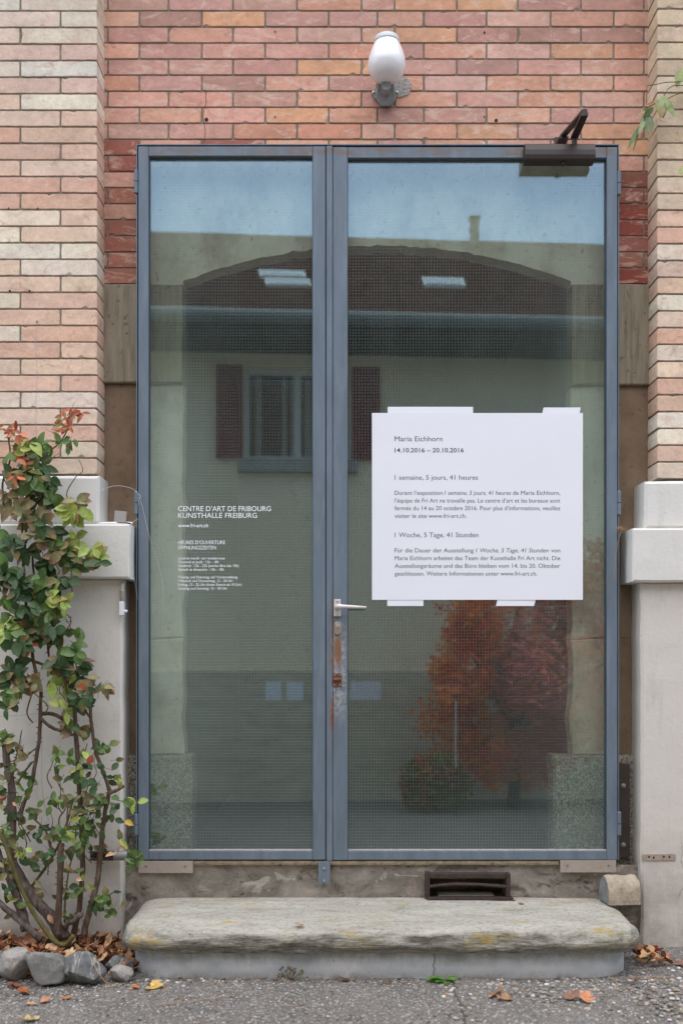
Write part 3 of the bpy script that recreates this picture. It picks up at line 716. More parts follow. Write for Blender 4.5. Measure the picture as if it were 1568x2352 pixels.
m = MB(); m.box(PX(766.5), PX(782.5), -.008, -.0003, PZ(1416), PZ(1377), .0012); hp = m.build('handle_plate', ALU, leafR)
m = MB()
for dy in (1382, 1411): m = MB(); m.lathe([(.004, 0), (.004, .002), (.0025, .0032)], (PX(774.5), -.008, PZ(dy)), (0, -1, 0), 12); m.build('screw', CHROME, hp)
m = MB(); hc = P(774.5, 1395.5)
m.lathe([(.0125, 0), (.0125, .004), (.0095, .006), (.009, .04)], (hc.x, -.008, hc.z), (0, -1, 0), 20)
pts = [(hc.x - .004, -.052, hc.z), (hc.x + .008, -.052, hc.z + .001), (hc.x + .03, -.053, hc.z + .0005), (hc.x + .075, -.054, hc.z - .001), (PX(841, -.05), -.053, hc.z - .0025)]
m.tube(pts, [.011, .0115, .0085, .0068, .0052], 14); m.build('lever', ALU, leafR, smooth=True)
def oval(m, c, rx, rz, y0, y1, n=24, bev=.001):
    st = []
    for (y, k) in ((y1, 1), (y0 + bev, 1), (y0, .86)):
        st += [(c.x + rx * k * math.cos(2 * math.pi * i / n), y, c.z + (math.copysign(rz - rx, math.sin(2 * math.pi * i / n)) if abs(math.sin(2 * math.pi * i / n)) > .02 else 0) + rx * k * math.sin(2 * math.pi * i / n)) for i in range(n)]
    fs = [(k * n + i, k * n + (i + 1) % n, (k + 1) * n + (i + 1) % n, (k + 1) * n + i) for k in range(2) for i in range(n)] + [tuple(2 * n + i for i in range(n))]
    m.add(st, fs)
lc = P(775.5, 1443.5)
m = MB(); oval(m, lc, .0148, .0275, -.006, -.0003); lk = m.build('lock', CHROME, leafR)
m = MB(); m.lathe([(.0075, 0), (.007, .0015)], (lc.x, -.0062, lc.z + .012), (0, -1, 0), 16); m.build('cylinder', ALU, lk)
m = MB(); m.box(lc.x - .0011, lc.x + .0011, -.0085, -.0078, lc.z + .007, lc.z + .016); m.build('keyhole', BLACKPL, lk)
m = MB(); m.box(PX(764.6), PX(784.5), -.0035, -.0003, PZ(1578), PZ(1547), .0008)
cz_l = PZ(1561); m.tube([(PX(766.5), -.005, cz_l), (PX(774.5), -.011, cz_l - .001), (PX(782.5), -.005, cz_l)], [.005, .0065, .005], 10)
la = m.build('latch_plate', RUST, leafR)
m = MB()
for dx in (768, 781.5):
    for dy in (1551, 1573): m = MB(); m.lathe([(.0034, 0), (.003, .0016)], (PX(dx), -.0036, PZ(dy)), (0, -1, 0), 10); m.build('screw', ZINC, la)
# overhead closer
m = MB(); x0, x1 = PX(1206, -.055), PX(1367, -.055); zt, zb = PZ(327, -.055), PZ(366, -.055)
prof = [(-.0005, zb), (-.050, zb), (-.056, zb + .005), (-.0585, zb + .02), (-.058, zb + .04), (-.053, zt - .006), (-.046, zt), (-.0005, zt)]
n = len(prof); m.add([(x0, y, z) for y, z in prof] + [(x1, y, z) for y, z in prof], [tuple(range(n))[::-1], tuple(range(n, 2 * n))] + [(i, (i + 1) % n, (i + 1) % n + n, i + n) for i in range(n)])
m.lathe([(.012, 0), (.012, .01), (.007, .012)], (PX(1292, -.03), -.03, zb), (0, 0, -1), 16)
clo = m.build('door_closer', BRONZE, leafR)
m = MB(); pv = Vector((PX(1319, -.03), -.028, zt)); el = Vector((.952, -.19, PZ(261, -.19))); sh = Vector((PX(1291, .06), .055, PZ(318, .06)))
m.lathe([(.011, 0), (.011, .04)], pv, (0, 0, 1), 14)
def flat_arm(m, a, b2, w, t):
    d = (b2 - a).normalized(); s_ = d.cross(Vector((0, 0, 1))).normalized() * w; u = s_.cross(d).normalized() * t
    m.add([a + s_ + u, a - s_ + u, a - s_ - u, a + s_ - u, b2 + s_ + u, b2 - s_ + u, b2 - s_ - u, b2 + s_ - u], [(0, 1, 2, 3), (4, 7, 6, 5), (0, 4, 5, 1), (1, 5, 6, 2), (2, 6, 7, 3), (3, 7, 4, 0)])
flat_arm(m, pv + Vector((0, .008, .036)), el + Vector((0, -.008, -.004)), .014, .006); flat_arm(m, el + Vector((0, -.006, .0075)), sh + Vector((0, 0, .0075)), .012, .005)
m.lathe([(.0125, -.012), (.0125, .014)], el, (0, 0, 1), 14); m.build('closer_arm', BRONZE, clo)
m = MB(); m.box(sh.x - .026, sh.x + .026, .088, .096, sh.z - .024, sh.z + .022, .001); m.box(sh.x - .02, sh.x + .02, .03, .0878, sh.z - .014, sh.z - .004, .001); m.lathe([(.008, -.004), (.008, .014)], sh, (0, 0, 1), 12)
m.build('arm_shoe', BRONZE, clo)

# ------------------------------------------------------------------ poster
pst = world_thing('poster', 'large white typed notice taped to the right glass leaf', 'poster', P(1096, 1378, .016))
YP = .0165
a, b2 = P(854, 1378, YP), P(1338, 948.5, YP)
def ripple(x, z): return .0016 * (mnoise.noise((x * 3.2, z * 1.3, 6)) + .6 * mnoise.noise((x * 1.1, z * 6, 2)) + .9)
m = MB(); G = 36
for j in range(G + 1):
    for i in range(G + 1):
        x, z = a.x + (b2.x - a.x) * i / G, a.z + (b2.z - a.z) * j / G; m.v.append((x, YP - ripple(x, z), z)); m.c.append((1, 1, 1, 1))
for j in range(G):
    for i in range(G): m.f.append((j * (G + 1) + i, j * (G + 1) + i + 1, (j + 1) * (G + 1) + i + 1, (j + 1) * (G + 1) + i)); m.m.append(0)
sh_ = m.build('sheet', PAPER, pst); md_ = sh_.modifiers.new('thick', 'SOLIDIFY'); md_.thickness = .0006; md_.offset = -1
for q in ([(890, 934), (1086, 934), (1086, 953), (890, 953)], [(1248, 935.5), (1333.5, 935.5), (1329, 953), (1244, 953)], [(889, 1374), (972, 1374), (972, 1392), (889, 1392)], [(1143, 1374), (1231, 1374), (1226, 1392), (1138.5, 1392)]):
    m = MB(); pp_ = [P(x, y, YP) for x, y in q]; m.prism([(v.x, v.z) for v in pp_][::-1], YP + .0008, YP + .0016); m.build('tape', m_simple('white_tape', rgb(236, 238, 244), .5, var=.01), pst)
h1 = 10.2
POST = [("Maria Eichhorn", 906, 1016, 1013.5, 12.2, 0, 0), ("14.10.2016 – 20.10.2016", 906, 1064.5, 1039, 10.5, 0, .012), ("1 semaine, 5 jours, 41 heures", 906, 1097, 1102, 11.5, 0, 0),
    ("Durant l’exposition", 906, 1016, 1136.8, h1, 0, 0), ("1 semaine, 5 jours, 41 heures", 1020, 1173, 1136.8, h1, .22, 0), ("de Maria Eichhorn,", 1177, 1286, 1136.8, h1, 0, 0),
    ("l’équipe de Fri Art ne travaille pas. Le centre d’art et les bureaux sont", 906, 1286, 1154.5, h1, 0, 0), ("fermés du 14 au 20 octobre 2016. Pour plus d’informations, veuillez", 906, 1286, 1172, h1, 0, 0), ("visiter le site www.fri-art.ch.", 906, 1071, 1189.7, h1, 0, 0),
    ("1 Woche, 5 Tage, 41 Stunden", 906, 1098, 1234, 11.5, 0, 0),
    ("Für die Dauer der Ausstellung", 906, 1087, 1269, h1, 0, 0), ("1 Woche, 5 Tage, 41 Stunden", 1092, 1259, 1269, h1, .22, 0), ("von", 1265, 1286, 1269, h1, 0, 0),
    ("Maria Eichhorn arbeitet das Team der Kunsthalle Fri Art nicht. Die", 906, 1286, 1286.8, h1, 0, 0), ("Ausstellungsräume und das Büro bleiben vom 14. bis 20. Oktober", 906, 1286, 1304.5, h1, 0, 0), ("geschlossen. Weitere Informationen unter www.fri-art.ch.", 906, 1233, 1322.3, h1, 0, 0)]
for q in (POST[:1], POST[1:2], POST[2:3], POST[3:9], POST[9:10], POST[10:]):
    m = text_mesh(q, YP); m.v = [(x, YP - ripple(x, z) - .0003, z) for x, y, z in m.v]; m.build('lettering', BLACKINK, pst)

# ------------------------------------------------------------------ wall lamp
lc = P(888, 130, -.02)
lamp = world_thing('wall_lamp', 'egg shaped white opal lamp on grey bracket above the door', 'lamp', (lc.x, WY, PZ(245, WY)))
k = S0 * 4.18 / 4.2; r0 = 43.5 * k
zt = PZ(99, -.02); zb = PZ(187, -.02) + .004; H = zt - zb
prof = [(.004, 0), (.34 * r0, .002)]
for (t, q) in ((.04, .56), (.10, .75), (.18, .86), (.28, .96), (.38, 1.0), (.48, .99), (.6, .955), (.72, .89), (.84, .80), (.94, .715), (1.0, .665)): prof.append((q * r0, t * H))
m = MB(); m.lathe(prof, (lc.x, -.02, zb), (0, 0, 1), 40); m.build('shade', OPAL, lamp, smooth=True)
m = MB(); m.lathe([(.68 * r0, -.002), (.685 * r0, .004), (.62 * r0, .022), (.44 * r0, .031), (.01, .033)], (lc.x, -.02, zt), (0, 0, 1), 36); m.build('cap', CAPM, lamp, smooth=True)
m = MB()
def bk(dx, dy, Y): return P(dx, dy, Y)
f = [(870, 183), (902, 183), (905, 205), (906, 216), (903, 232), (896, 241), (876, 241), (869, 232), (866, 216), (867, 205)]
back = [(869, 190), (903, 190), (908, 210), (909, 218), (905, 236), (897, 244), (875, 244), (867, 236), (863, 218), (864, 210)]
fv = [P(x, y, .02 + (y - 183) * .0007) for x, y in f]; bv = [P(x, y, WY - .002) for x, y in back]; n = len(f)
m.add(fv + bv, [tuple(range(n))] + [(i, i + n, (i + 1) % n + n, (i + 1) % n) for i in range(n)])
m.tube([P(886, 184, .018), P(885, 215, .04), P(885, 230, .052)], [.002, .0032, .001], 6)
for sx in (857.5, 911):
    inn = 866 if sx < 880 else 906
    m.prism([(P(x, y, .08).x, P(x, y, .08).z) for x, y in ((inn, 203), (sx - 2, 205), (sx + (-5 if sx < 880 else 5), 212), (sx, 219), (inn, 229))], .080, .0975)
m.lathe([(.02, 0), (.02, .05)], (lc.x - .002, -.012, zb - .012), Vector((0, 1, .0)), 18)
br = m.build('bracket', CASTALU, lamp)
m = MB()
for (x, y, Y, r) in ((857.5, 212, .08, .006), (911, 212, .08, .006), (868, 205, .035, .0035), (902, 205, .035, .0035)): m = MB(); m.lathe([(r, 0), (r, .003), (r * .5, .0042)], P(x, y, Y), (0, -1, 0), 12); m.build('screw', CHROME, br)

# ------------------------------------------------------------------ doorstep
step = world_thing('doorstep', 'worn gneiss doorstep slab on a pale concrete base', 'doorstep', (PX(874, -.2), -.2, 0))
def outline(x0, x1, yb, yf, r, n=14, seg=.02):
    pts = [(x0, yb, -1, 0)]
    L = yb - (yf + r)
    for i in range(1, int(L / seg)): pts.append((x0, yb - i * seg, -1, 0))
    for i in range(n + 1):
        a = math.pi + (math.pi / 2) * i / n; pts.append((x0 + r + r * math.cos(a), yf + r + r * math.sin(a), math.cos(a), math.sin(a)))
    nn = int((x1 - x0 - 2 * r) / seg)
    for i in range(1, nn): pts.append((x0 + r + (x1 - x0 - 2 * r) * i / nn, yf, 0, -1))
    for i in range(n + 1):
        a = 1.5 * math.pi + (math.pi / 2) * i / n; pts.append((x1 - r + r * math.cos(a), yf + r + r * math.sin(a), math.cos(a), math.sin(a)))
    for i in range(int(L / seg) - 1, 0, -1): pts.append((x1, yb - i * seg, 1, 0))
    pts.append((x1, yb, 1, 0)); return pts
sx0, sx1, syf = PX(264, -.42), PX(1485, -.42), -.475
ol = outline(sx0, sx1, .03, syf, .17, 24, .014)
ST = .209
rings = [(.055, .110), (.03, .113), (.010, .121), (.002, .133), (.0, .146), (.003, .159), (.010, .172), (.021, .184), (.036, .194), (.055, .201), (.08, .206), (.12, .209), (.17, .21)]
m = MB(); n = len(ol)
for ri, (ins, z) in enumerate(rings):
    for (x, y, ax, ay) in ol:
        xx, yy = x - ax * ins, y - ay * ins
        lay = mnoise.noise((xx * 2.3, yy * 2.3, z * 34)); b3 = mnoise.noise((xx * 11, yy * 11, z * 46)); b4 = mnoise.noise((xx * 40, yy * 40, z * 70))
        am = 1.0 if 1 <= ri <= 8 else .7 if ri == 9 else .25
        dd = am * (.011 * lay + .013 * b3 + .007 * b4)
        m.v.append((xx + ax * dd, yy + ay * dd, z + (.003 * mnoise.noise((xx * 3, yy * 4, 9)) + .0016 * b3 if ri > 4 else .003 * lay))); m.c.append((1, 1, 1, 1))
for ri in range(len(rings) - 1):
    for i in range(n - 1): m.f.append((ri * n + i, ri * n + i + 1, (ri + 1) * n + i + 1, (ri + 1) * n + i)); m.m.append(0)
m.f.append(tuple((len(rings) - 1) * n + i for i in range(n))); m.m.append(0)
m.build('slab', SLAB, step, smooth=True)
ol2 = outline(PX(292, -.42), PX(1456, -.42), .03, -.438, .18, 20, .02); n = len(ol2); m = MB()
for zi, z in enumerate((-.05, .02, .06, .09, .116)):
    for (x, y, ax, ay) in ol2:
        dd = .003 * mnoise.noise((x * 5, y * 5, z * 9)); m.v.append((x + ax * dd, y + ay * dd, z)); m.c.append((1, 1, 1, 1))
for zi in range(4):
    for i in range(n - 1): m.f.append((zi * n + i, zi * n + i + 1, (zi + 1) * n + i + 1, (zi + 1) * n + i)); m.m.append(0)
m.build('concrete_base', STEPC, step, smooth=True)
# crack and dark gap along the foot of the base
m = MB(); ck = [P(998 + 5 * mnoise.noise((i * .9, 4, 0)) - (i > 3) * 2, 2182 + i * 7.5, -.4405) for i in range(9)]
for a, b2 in zip(ck[:-1], ck[1:]): m.add([a + Vector((-.0012, 0, 0)), a + Vector((.0012, 0, 0)), b2 + Vector((.0012, 0, 0)), b2 + Vector((-.0012, 0, 0))], [(0, 1, 2, 3)])
m.build('crack', m_simple('crack_dark2', rgb(66, 62, 56), .95), step)

# ------------------------------------------------------------------ air vent, plates, brackets, rail
vent = world_thing('air_vent', 'rusty iron air vent frame standing on the step under the door', 'vent', (PX(1074), .0, ST))
m = MB(); yv = -.012
def vb(x0, x1, y0, y1, ya=yv, yb=.016): m.box(PX(x0, ya), PX(x1, ya), ya, yb, PZ(y1, ya), PZ(y0, ya), .002)
vb(976, 987, 2004, 2068); vb(1162, 1172, 2006, 2066); vb(987.3, 1161.7, 2007, 2018); m.build('frame', IRON, vent)
m = MB(); m.tube([P(987, 2037, -.004), P(1010, 2034, -.006), P(1045, 2031.5, -.008), P(1100, 2032.5, -.007), P(1162, 2037, -.004)], .007, 8); m.build('bent_bar', IRON, vent)
m = MB(); m.tube([P(978, 2077, -.035), P(1060, 2076, -.036), P(1183, 2072.5, -.036)], .0075, 8, rough=.15); m.box(PX(980, -.02), PX(1178, -.02), -.028, .012, ST + .001, ST + .009); m.build('bottom_bar', IRON, vent)
bd = MB(); bd.box(PX(1005, .05), PX(1133, .05), .035, .1, VZ0 - .003, PZ(2055, .05), .002)
tag(bd.build('board', m_simple('beige_board', rgb(158, 148, 130), .85, 0, .12, 10, .1), loc=(PX(1070, .05), .05, VZ0)), 'beige board lying inside the opening behind the rusty vent', 'board')
def plate(x0, x1, y0, y1, lab):
    t = world_thing('cover_plate', lab, 'metal plate', P((x0 + x1) / 2, y1, .0), group='plates under the door')
    m = MB(); m.box(PX(x0), PX(x1), -.002, .002, PZ(y1), PZ(y0), .0006); m.build('sheet', PLATE, t)
    for dx in (x0 + 17, x1 - 17):
        m = MB(); m.lathe([(.0058, 0), (.0054, .0018)], P(dx, (y0 + y1) / 2 - 2, -.002), (0, -1, 0), 14); c = P(dx, (y0 + y1) / 2 - 2, -.0042); m.box(c.x - .004, c.x + .004, c.y, c.y + .0005, c.z - .0008, c.z + .0008, mi=1); m.build('screw', [ZINC, GAP], t)
plate(318, 443, 1978.5, 2006, 'beige metal plate screwed on below the left door leaf')
plate(1286, 1414, 1977, 2004.5, 'beige metal plate screwed on above the loose stone block')
t = world_thing('stop_bracket', 'small blue grey steel bracket with two bolts below door centre', 'bracket', P(744, 2031, .0))
m = MB(); m.box(PX(731), PX(758), -.006, .012, PZ(2031), PZ(1983), .001); m.box(PX(729), PX(760), -.006, .012, PZ(1982.9), PZ(1979.6), .001); m.build('angle', STEEL, t)
for dy in (1996, 2024):
    m = MB(); m.lathe([(.006, 0), (.006, .004), (.004, .0055)], P(744, dy, -.006), (0, -1, 0), 6); m.build('bolt', ZINC, t)
t = world_thing('steel_rail', 'dark brown steel rail bolted to the wall by lower right hinge', 'rail', P(1433, 1970, .06))
m = MB(); m.box(PX(1422, .06), PX(1446, .06), .06, .087, PZ(1970, .06), PZ(1755, .06), .0015); m.build('bar', DARKSTEEL, t)
for dy in (1805, 1941):
    m = MB(); m.lathe([(.0105, 0), (.0105, .002), (.007, .0022), (.007, .008), (.005, .0095)], P(1431, dy, .06), (0, -1, 0), 12); m.build('bolt', ZINC, t)
t = world_thing('flat_strip', 'rusty perforated metal strip let into the right base wall', 'metal strip', P(1512, 1977, -.03))
m = MB(); m.box(PX(1474, -.03), PX(1551, -.03), -.0315, -.026, PZ(1977.5, -.03), PZ(1962.5, -.03), .0006); m.build('strip', m_simple('strip_metal', rgb(166, 150, 136), .7, .1, .15, 30, .2, stain=rgb(142, 98, 74), st=(.52, .7)), t)
for dx, dy in ((1490, 1969), (1500.5, 1970.5), (1524, 1968.5), (1537, 1969.5)):
    m = MB(); m.lathe([(.0045, 0), (.0038, .0007)], P(dx, dy, -.0316), (0, -1, 0), 10); m.build('hole', GAP, t)
# shutter stay on the left base wall
t = world_thing('wall_stay', 'grey metal stay with a tube end on the left base wall', 'bracket', P(230, 1966, -.03))
m = MB(); c1, c2 = P(205, 1966, -.07), P(262, 1966, -.07)
m.box(c1.x, c2.x, -.085, -.055, PZ(1976, -.07), PZ(1973.5, -.07), .001); m.box(c1.x, c2.x, -.085, -.055, PZ(1958.5, -.07), PZ(1956.5, -.07), .001); m.box(c1.x, c2.x, -.056, -.045, PZ(1973, -.07), PZ(1959, -.07)); m.box(c1.x + .02, c1.x + .05, -.044, -.03, PZ(1972, -.07), PZ(1960, -.07))
m.build('channel', IRON, t)
m = MB(); m.tube([P(262.5, 1966, -.07), P(293, 1966, -.07)], .0195, 20); m.lathe([(.012, 0), (.012, .001)], P(293, 1966, -.07), (1, 0, 0), 16, mi=1); m.build('tube', [ZINC, GAP], t)
# conduit below the left ledge
t = world_thing('conduit', 'pale painted conduit with a switch box under the left ledge', 'conduit', P(281, 1414, -.03))
m = MB(); m.tube([P(292, 1336, .06), P(286, 1337, .02), P(282, 1340, -.035), P(281, 1346, -.043), P(280, 1382, -.043)], .0085, 12); m.tube([P(280.6, 1356, -.043), P(280.5, 1360, -.043)], .0105, 12); m.build('pipe', PIPE, t, smooth=True)
m = MB(); m.box(PX(274.5, -.05), PX(285, -.05), -.062, -.029, PZ(1414, -.05), PZ(1382, -.05), .002); m.lathe([(.006, 0), (.006, .012), (.003, .014)], P(285, 1404, -.045), (1, 0, 0), 12); m.build('box', WHITEPL, t)

# loose stone block on the step
t0 = P(1418, 2076, -.085)
blk = MB(); hw = .066; prof = []
for i in range(22):
    a = math.pi * (-.05 + 1.02 * i / 21)
    prof.append((-.058 * math.cos(a) * (1 - .12 * math.sin(a)), .02 + .088 * max(0, math.sin(a)) ** .5))
prof = [(-.056, .0), ] + prof + [(.056, 0)]
nS = 12; nP = len(prof); vs = []; fs = []
for i in range(nS + 1):
    u = -hw + 2 * hw * i / nS; tp = 1 - .02 * (i in (0, nS))
    for (y, z) in prof:
        d = 1 + .05 * mnoise.noise((u * 16, y * 20, z * 20)) + .03 * mnoise.noise((u * 50, y * 50, z * 50)); vs.append((u + .004 * mnoise.noise((y * 30, z * 30, i)), y * d * tp, z * d * tp if z > .001 else 0))
for i in range(nS):
    for j in range(nP): fs.append((i * nP + j, (i + 1) * nP + j, (i + 1) * nP + (j + 1) % nP, i * nP + (j + 1) % nP))
blk.add(vs, fs); blk.mi = 1; blk.add(vs, [tuple(range(nP)), tuple(nS * nP + j for j in range(nP))[::-1]])
bo = blk.build('stone_block', [m_rock('sandy_stone', rgb(134, 122, 106), rgb(170, 157, 138), rgb(196, 184, 164)), m_rock('split_stone', rgb(96, 98, 98), rgb(136, 138, 138), rgb(166, 168, 166))], smooth=False)
bo.location = (PX(1427, -.08), -.055, ST + .0015); bo.rotation_euler = (0, 0, R(4))
tag(bo, 'loose round topped sandstone block on the right end of the step', 'stone block')

# ------------------------------------------------------------------ pen, tape, strings on the left ledge
pen = world_thing('pen', 'white ballpoint pen tied up on the left ledge corner', 'pen', P(270, 1203, -.04))
zl = PZ(1203.5, -.075) + .009; pA = Vector((PX(226, -.045), -.05, zl - .002)); pB = Vector((PX(303, -.045), -.03, zl))
dv = pB - pA
m = MB(); m.tube([pA, pA + dv * .06, pA + dv * .2, pA + dv * .6, pA + dv * .93, pB], [.001, .0028, .0048, .0056, .0052, .004], 12); m.build('barrel', WHITEPL, pen, smooth=True)
m = MB(); m.tube([pA + dv * .55 + Vector((0, -.006, .003)), pA + dv * .8 + Vector((0, -.008, .002)), pB + Vector((-.006, -.006, -.003))], [.0015, .002, .0035], 8); m.build('clip', BLACKPL, pen, smooth=True)
tp = MB(); q = [P(x, y, .09) for x, y in ((264, 1172.5), (291.5, 1175), (289, 1203), (261, 1203))]
tp.prism([(v.x, v.z) for v in q][::-1], .0885, .0892)
tag(tp.build('tape', CLEAR, loc=P(276, 1203, .09)), 'square of clear tape on the brown render above the pen', 'tape')
ss = MB(); ss.tube([P(229, 1128, -.055), P(245, 1120, -.05), P(262, 1116, -.045), P(280, 1116, -.035), P(298, 1120, -.02), P(311, 1126, -.01), P(317, 1136, -.014), P(321, 1146, -.012)], .0007, 5)
ss.tube([P(321, 1146, -.006), P(326, 1160, -.006), P(335, 1200, -.007), P(345, 1240, -.007), P(357, 1275, -.006), P(368, 1310, -.006), P(375, 1345, -.006), P(376, 1370, -.006), P(372, 1395, -.006), P(361, 1416, -.006)], .0007, 5)
ss.tube([P(318, 1134, -.012), P(324, 1140, -.014), P(320, 1147, -.013), P(315, 1143, -.012), P(318, 1150, -.01), P(319, 1160, -.01)], .0007, 5)
tag(ss.build('string', NYLON, loc=P(318, 1140, -.01)), 'thin nylon string looped round the middle left hinge', 'string')
ss = MB(); ss.tube([P(302, 1203, -.03), P(301, 1215, -.085), P(298, 1245, -.09), P(297, 1270, -.09), P(301, 1290, -.09), P(307, 1320, -.085), P(313, 1360, -.03), P(316, 1376, -.008)], .0007, 5)
ss.tube([P(303, 1202, -.03), P(309, 1196, -.02), P(318, 1192, -.008)], .0007, 5)
tag(ss.build('string', NYLON, loc=P(302, 1203, -.03)), 'thin string hanging from the pen down the ledge end', 'string')
ss = MB(); ss.tube([P(x, y, -.045) for x, y in ((85, 738), (81, 800), (86, 860), (82, 920), (84, 1000), (81, 1080))], .0008, 5); ss.lathe([(.004, 0), (.002, .008)], P(85, 738, -.03), (0, -1, 0), 8)
tag(ss.build('wire', m_simple('grey_wire', rgb(150, 156, 168), .4, .3), loc=P(84, 738, -.04)), 'thin grey wire hanging down the left brick pillar', 'wire')
ss = MB(); ss.tube([P(1427, 1218, -.02), P(1421, 1235, -.03), P(1414, 1270, -.035), P(1411, 1300, -.03), P(1410, 1330, -.022)], .0009, 5)
for i in range(22):
    c = P(1424 + random.uniform(-6, 10), 1214 + random.uniform(-3, 3), -.01 + random.uniform(-.03, .05)); d = Vector((random.uniform(-1, 1), random.uniform(-1, 1), random.uniform(-.2, .3))) * .018; ss.tube([c - d, c + d], .0008, 4)
tag(ss.build('dry_grass', STRAW, loc=P(1424, 1214, 0)), 'dry grass wisps caught between right ledge and door', 'dry grass')

# ------------------------------------------------------------------ leaves
PAL = {'g': (88, 116, 58), 'd': (58, 84, 46), 'l': (150, 166, 84), 'r': (168, 84, 58), 'b': (134, 92, 72), 'y': (204, 170, 78), 'm': (132, 134, 92), 'w': (192, 152, 118), 'o': (180, 108, 68)}
def leaf(mb, base, d, nrm, L, W, col, curl=.15, fold=.18, tipcol=None, n=7, point=1.0):
    d = d.normalized(); s_ = d.cross(nrm).normalized(); u = s_.cross(d).normalized()
    b = len(mb.v); wav = random.uniform(0, 6)
    for i in range(n + 1):
        t = i / n; w_ = W * .5 * (math.sin(math.pi * min(1, t ** (.93 * point))) ** .8 if 0 < t < 1 else 0.02)
        c = base + d * (L * t) - u * (curl * L * t * t)
        e = w_ * (1 + random.uniform(-.08, .08)); z_ = fold * w_ + .05 * L * math.sin(t * 6 + wav) * .3
        cc = col
        if tipcol: cc = tuple(col[k_] * (1 - t ** 2) + tipcol[k_] * t ** 2 for k_ in range(3)) + (1,)
        for v in (c - s_ * e + u * z_, c, c + s_ * e + u * z_): mb.v.append(tuple(v))
        ed = tuple(x * 1.06 for x in cc[:3]) + (1,); md = tuple(min(1, x * 1.2) for x in cc[:3]) + (1,)
        mb.c += [ed, md, ed]
    for i in range(n):
        for k_ in (0, 1): mb.f.append((b + i * 3 + k_, b + i * 3 + k_ + 1, b + (i + 1) * 3 + k_ + 1, b + (i + 1) * 3 + k_)); mb.m.append(0)
def fallen(mb, c, size, col, seed, tilt=.4, lobes=5):
    rnd = random.Random(seed); N = 30; ctr = len(mb.v); ang = rnd.uniform(0, 6.28)
    rot = Matrix.Rotation(ang, 3, 'Z') @ Matrix.Rotation(rnd.uniform(-tilt, tilt), 3, 'X') @ Matrix.Rotation(rnd.uniform(-tilt, tilt), 3, 'Y')
    cv = rnd.uniform(.2, .6); pts = [(0, 0)]
    for ring in (.5, 1.0):
        for i in range(N):
            a = 2 * math.pi * i / N
            r = (.55 + .45 * abs(math.cos(a * lobes / 2)) ** 1.3) * (1.25 if abs(a - math.pi) > 2.6 else 1) * (1 + rnd.uniform(-.07, .07))
            pts.append((r * ring * math.cos(a), r * ring * math.sin(a) * .8))
    ws = []
    for (x, y) in pts:
        z = cv * y * y * 1.1 + .22 * x * x * rnd.choice((.7, 1)) + .18 * mnoise.noise((x * 2, y * 2, seed * 3.1)); ws.append(rot @ Vector((x, y, z)) * size)
    mz = min(v.z for v in ws)
    for v in ws: mb.v.append((c[0] + v.x, c[1] + v.y, c[2] + v.z - mz)); mb.c.append(tuple(x * rnd.uniform(.85, 1.1) for x in col[:3]) + (1,))
    for i in range(N): mb.f.append((ctr, ctr + 1 + i, ctr + 1 + (i + 1) % N)); mb.m.append(0)
    for i in range(N): mb.f.append((ctr + 1 + i, ctr + 1 + N + i, ctr + 1 + N + (i + 1) % N, ctr + 1 + (i + 1) % N)); mb.m.append(0)

# ------------------------------------------------------------------ rose bush
rose = world_thing('rose_bush', 'thorny climbing rose with green, red and withered leaves by left wall', 'rose bush', (PX(135, -.18), -.18, .05))
def stem(pts, r0, r1, mat, name='stem', thorns=0, Y0=-.15, Y1=-.15, n=9, rough=.1):
    ctrl = [P(x, y, Y0 + (Y1 - Y0) * i / max(1, len(pts) - 1)) for i, (x, y) in enumerate(pts)]
    out = []
    for i in range(len(ctrl) - 1):
        p0, p1, p2, p3 = ctrl[max(0, i - 1)], ctrl[i], ctrl[i + 1], ctrl[min(len(ctrl) - 1, i + 2)]
        for q in range(5):
            t = q / 5; out.append(.5 * ((2 * p1) + (p2 - p0) * t + (2 * p0 - 5 * p1 + 4 * p2 - p3) * t * t + (3 * p1 - p0 - 3 * p2 + p3) * t ** 3))
    out.append(ctrl[-1]); N = len(out)
    rad = [(r0 + (r1 - r0) * i / (N - 1)) * (1 + .12 * mnoise.noise((i * .6, r0 * 900, 2))) for i in range(N)]
    out = [p + Vector((mnoise.noise((i * .5, 1, p.x * 9)), mnoise.noise((i * .5, 5, p.x * 9)), 0)) * r0 * .25 for i, p in enumerate(out)]
    m = MB(); m.tube(out, rad, n, rough=rough)
    for _ in range(thorns):
        i = random.randrange(1, N - 1); a = random.choice((-1, 1)) * random.uniform(.4, 1); d = Vector((a, -.6 * random.random(), .15)).normalized()
        m.tube([out[i] + d * rad[i] * .6, out[i] + d * (rad[i] + .009)], [.0032, .0003], 5)
    m.build(name, mat, rose, smooth=True); return out
stem([(148, 2158), (120, 2112), (76, 2061), (42, 2010), (24, 1950), (28, 1880), (24, 1800), (14, 1735), (9, 1682)], .026, .012, OLDBARK, 'trunk', 0, -.2, -.13, 12, .16)
stem([(60, 2140), (45, 2080), (22, 2020), (-5, 1960), (-25, 1890)], .020, .012, OLDBARK, 'trunk', 0, -.2, -.15, 12, .16)
stem([(95, 2160), (60, 2128), (20, 2094), (-20, 2058)], .014, .010, OLDBARK, 'trunk', 0, -.24, -.2, 10, .18)
stem([(134, 2150), (134, 2104), (138, 2018), (139, 1965), (140, 1938)], .0125, .012, BARK, 'stem', 26, -.24, -.2)
stem([(168, 2145), (182, 2083), (190, 1975), (184, 1845), (177, 1737), (171, 1631), (164, 1598)], .011, .0085, BARK, 'stem', 30, -.2, -.14)
stem([(192, 2150), (200, 2115), (215, 2060), (225, 2018), (233, 1930), (241, 1870), (252, 1815)], .0135, .008, BARK, 'stem', 24, -.22, -.16)
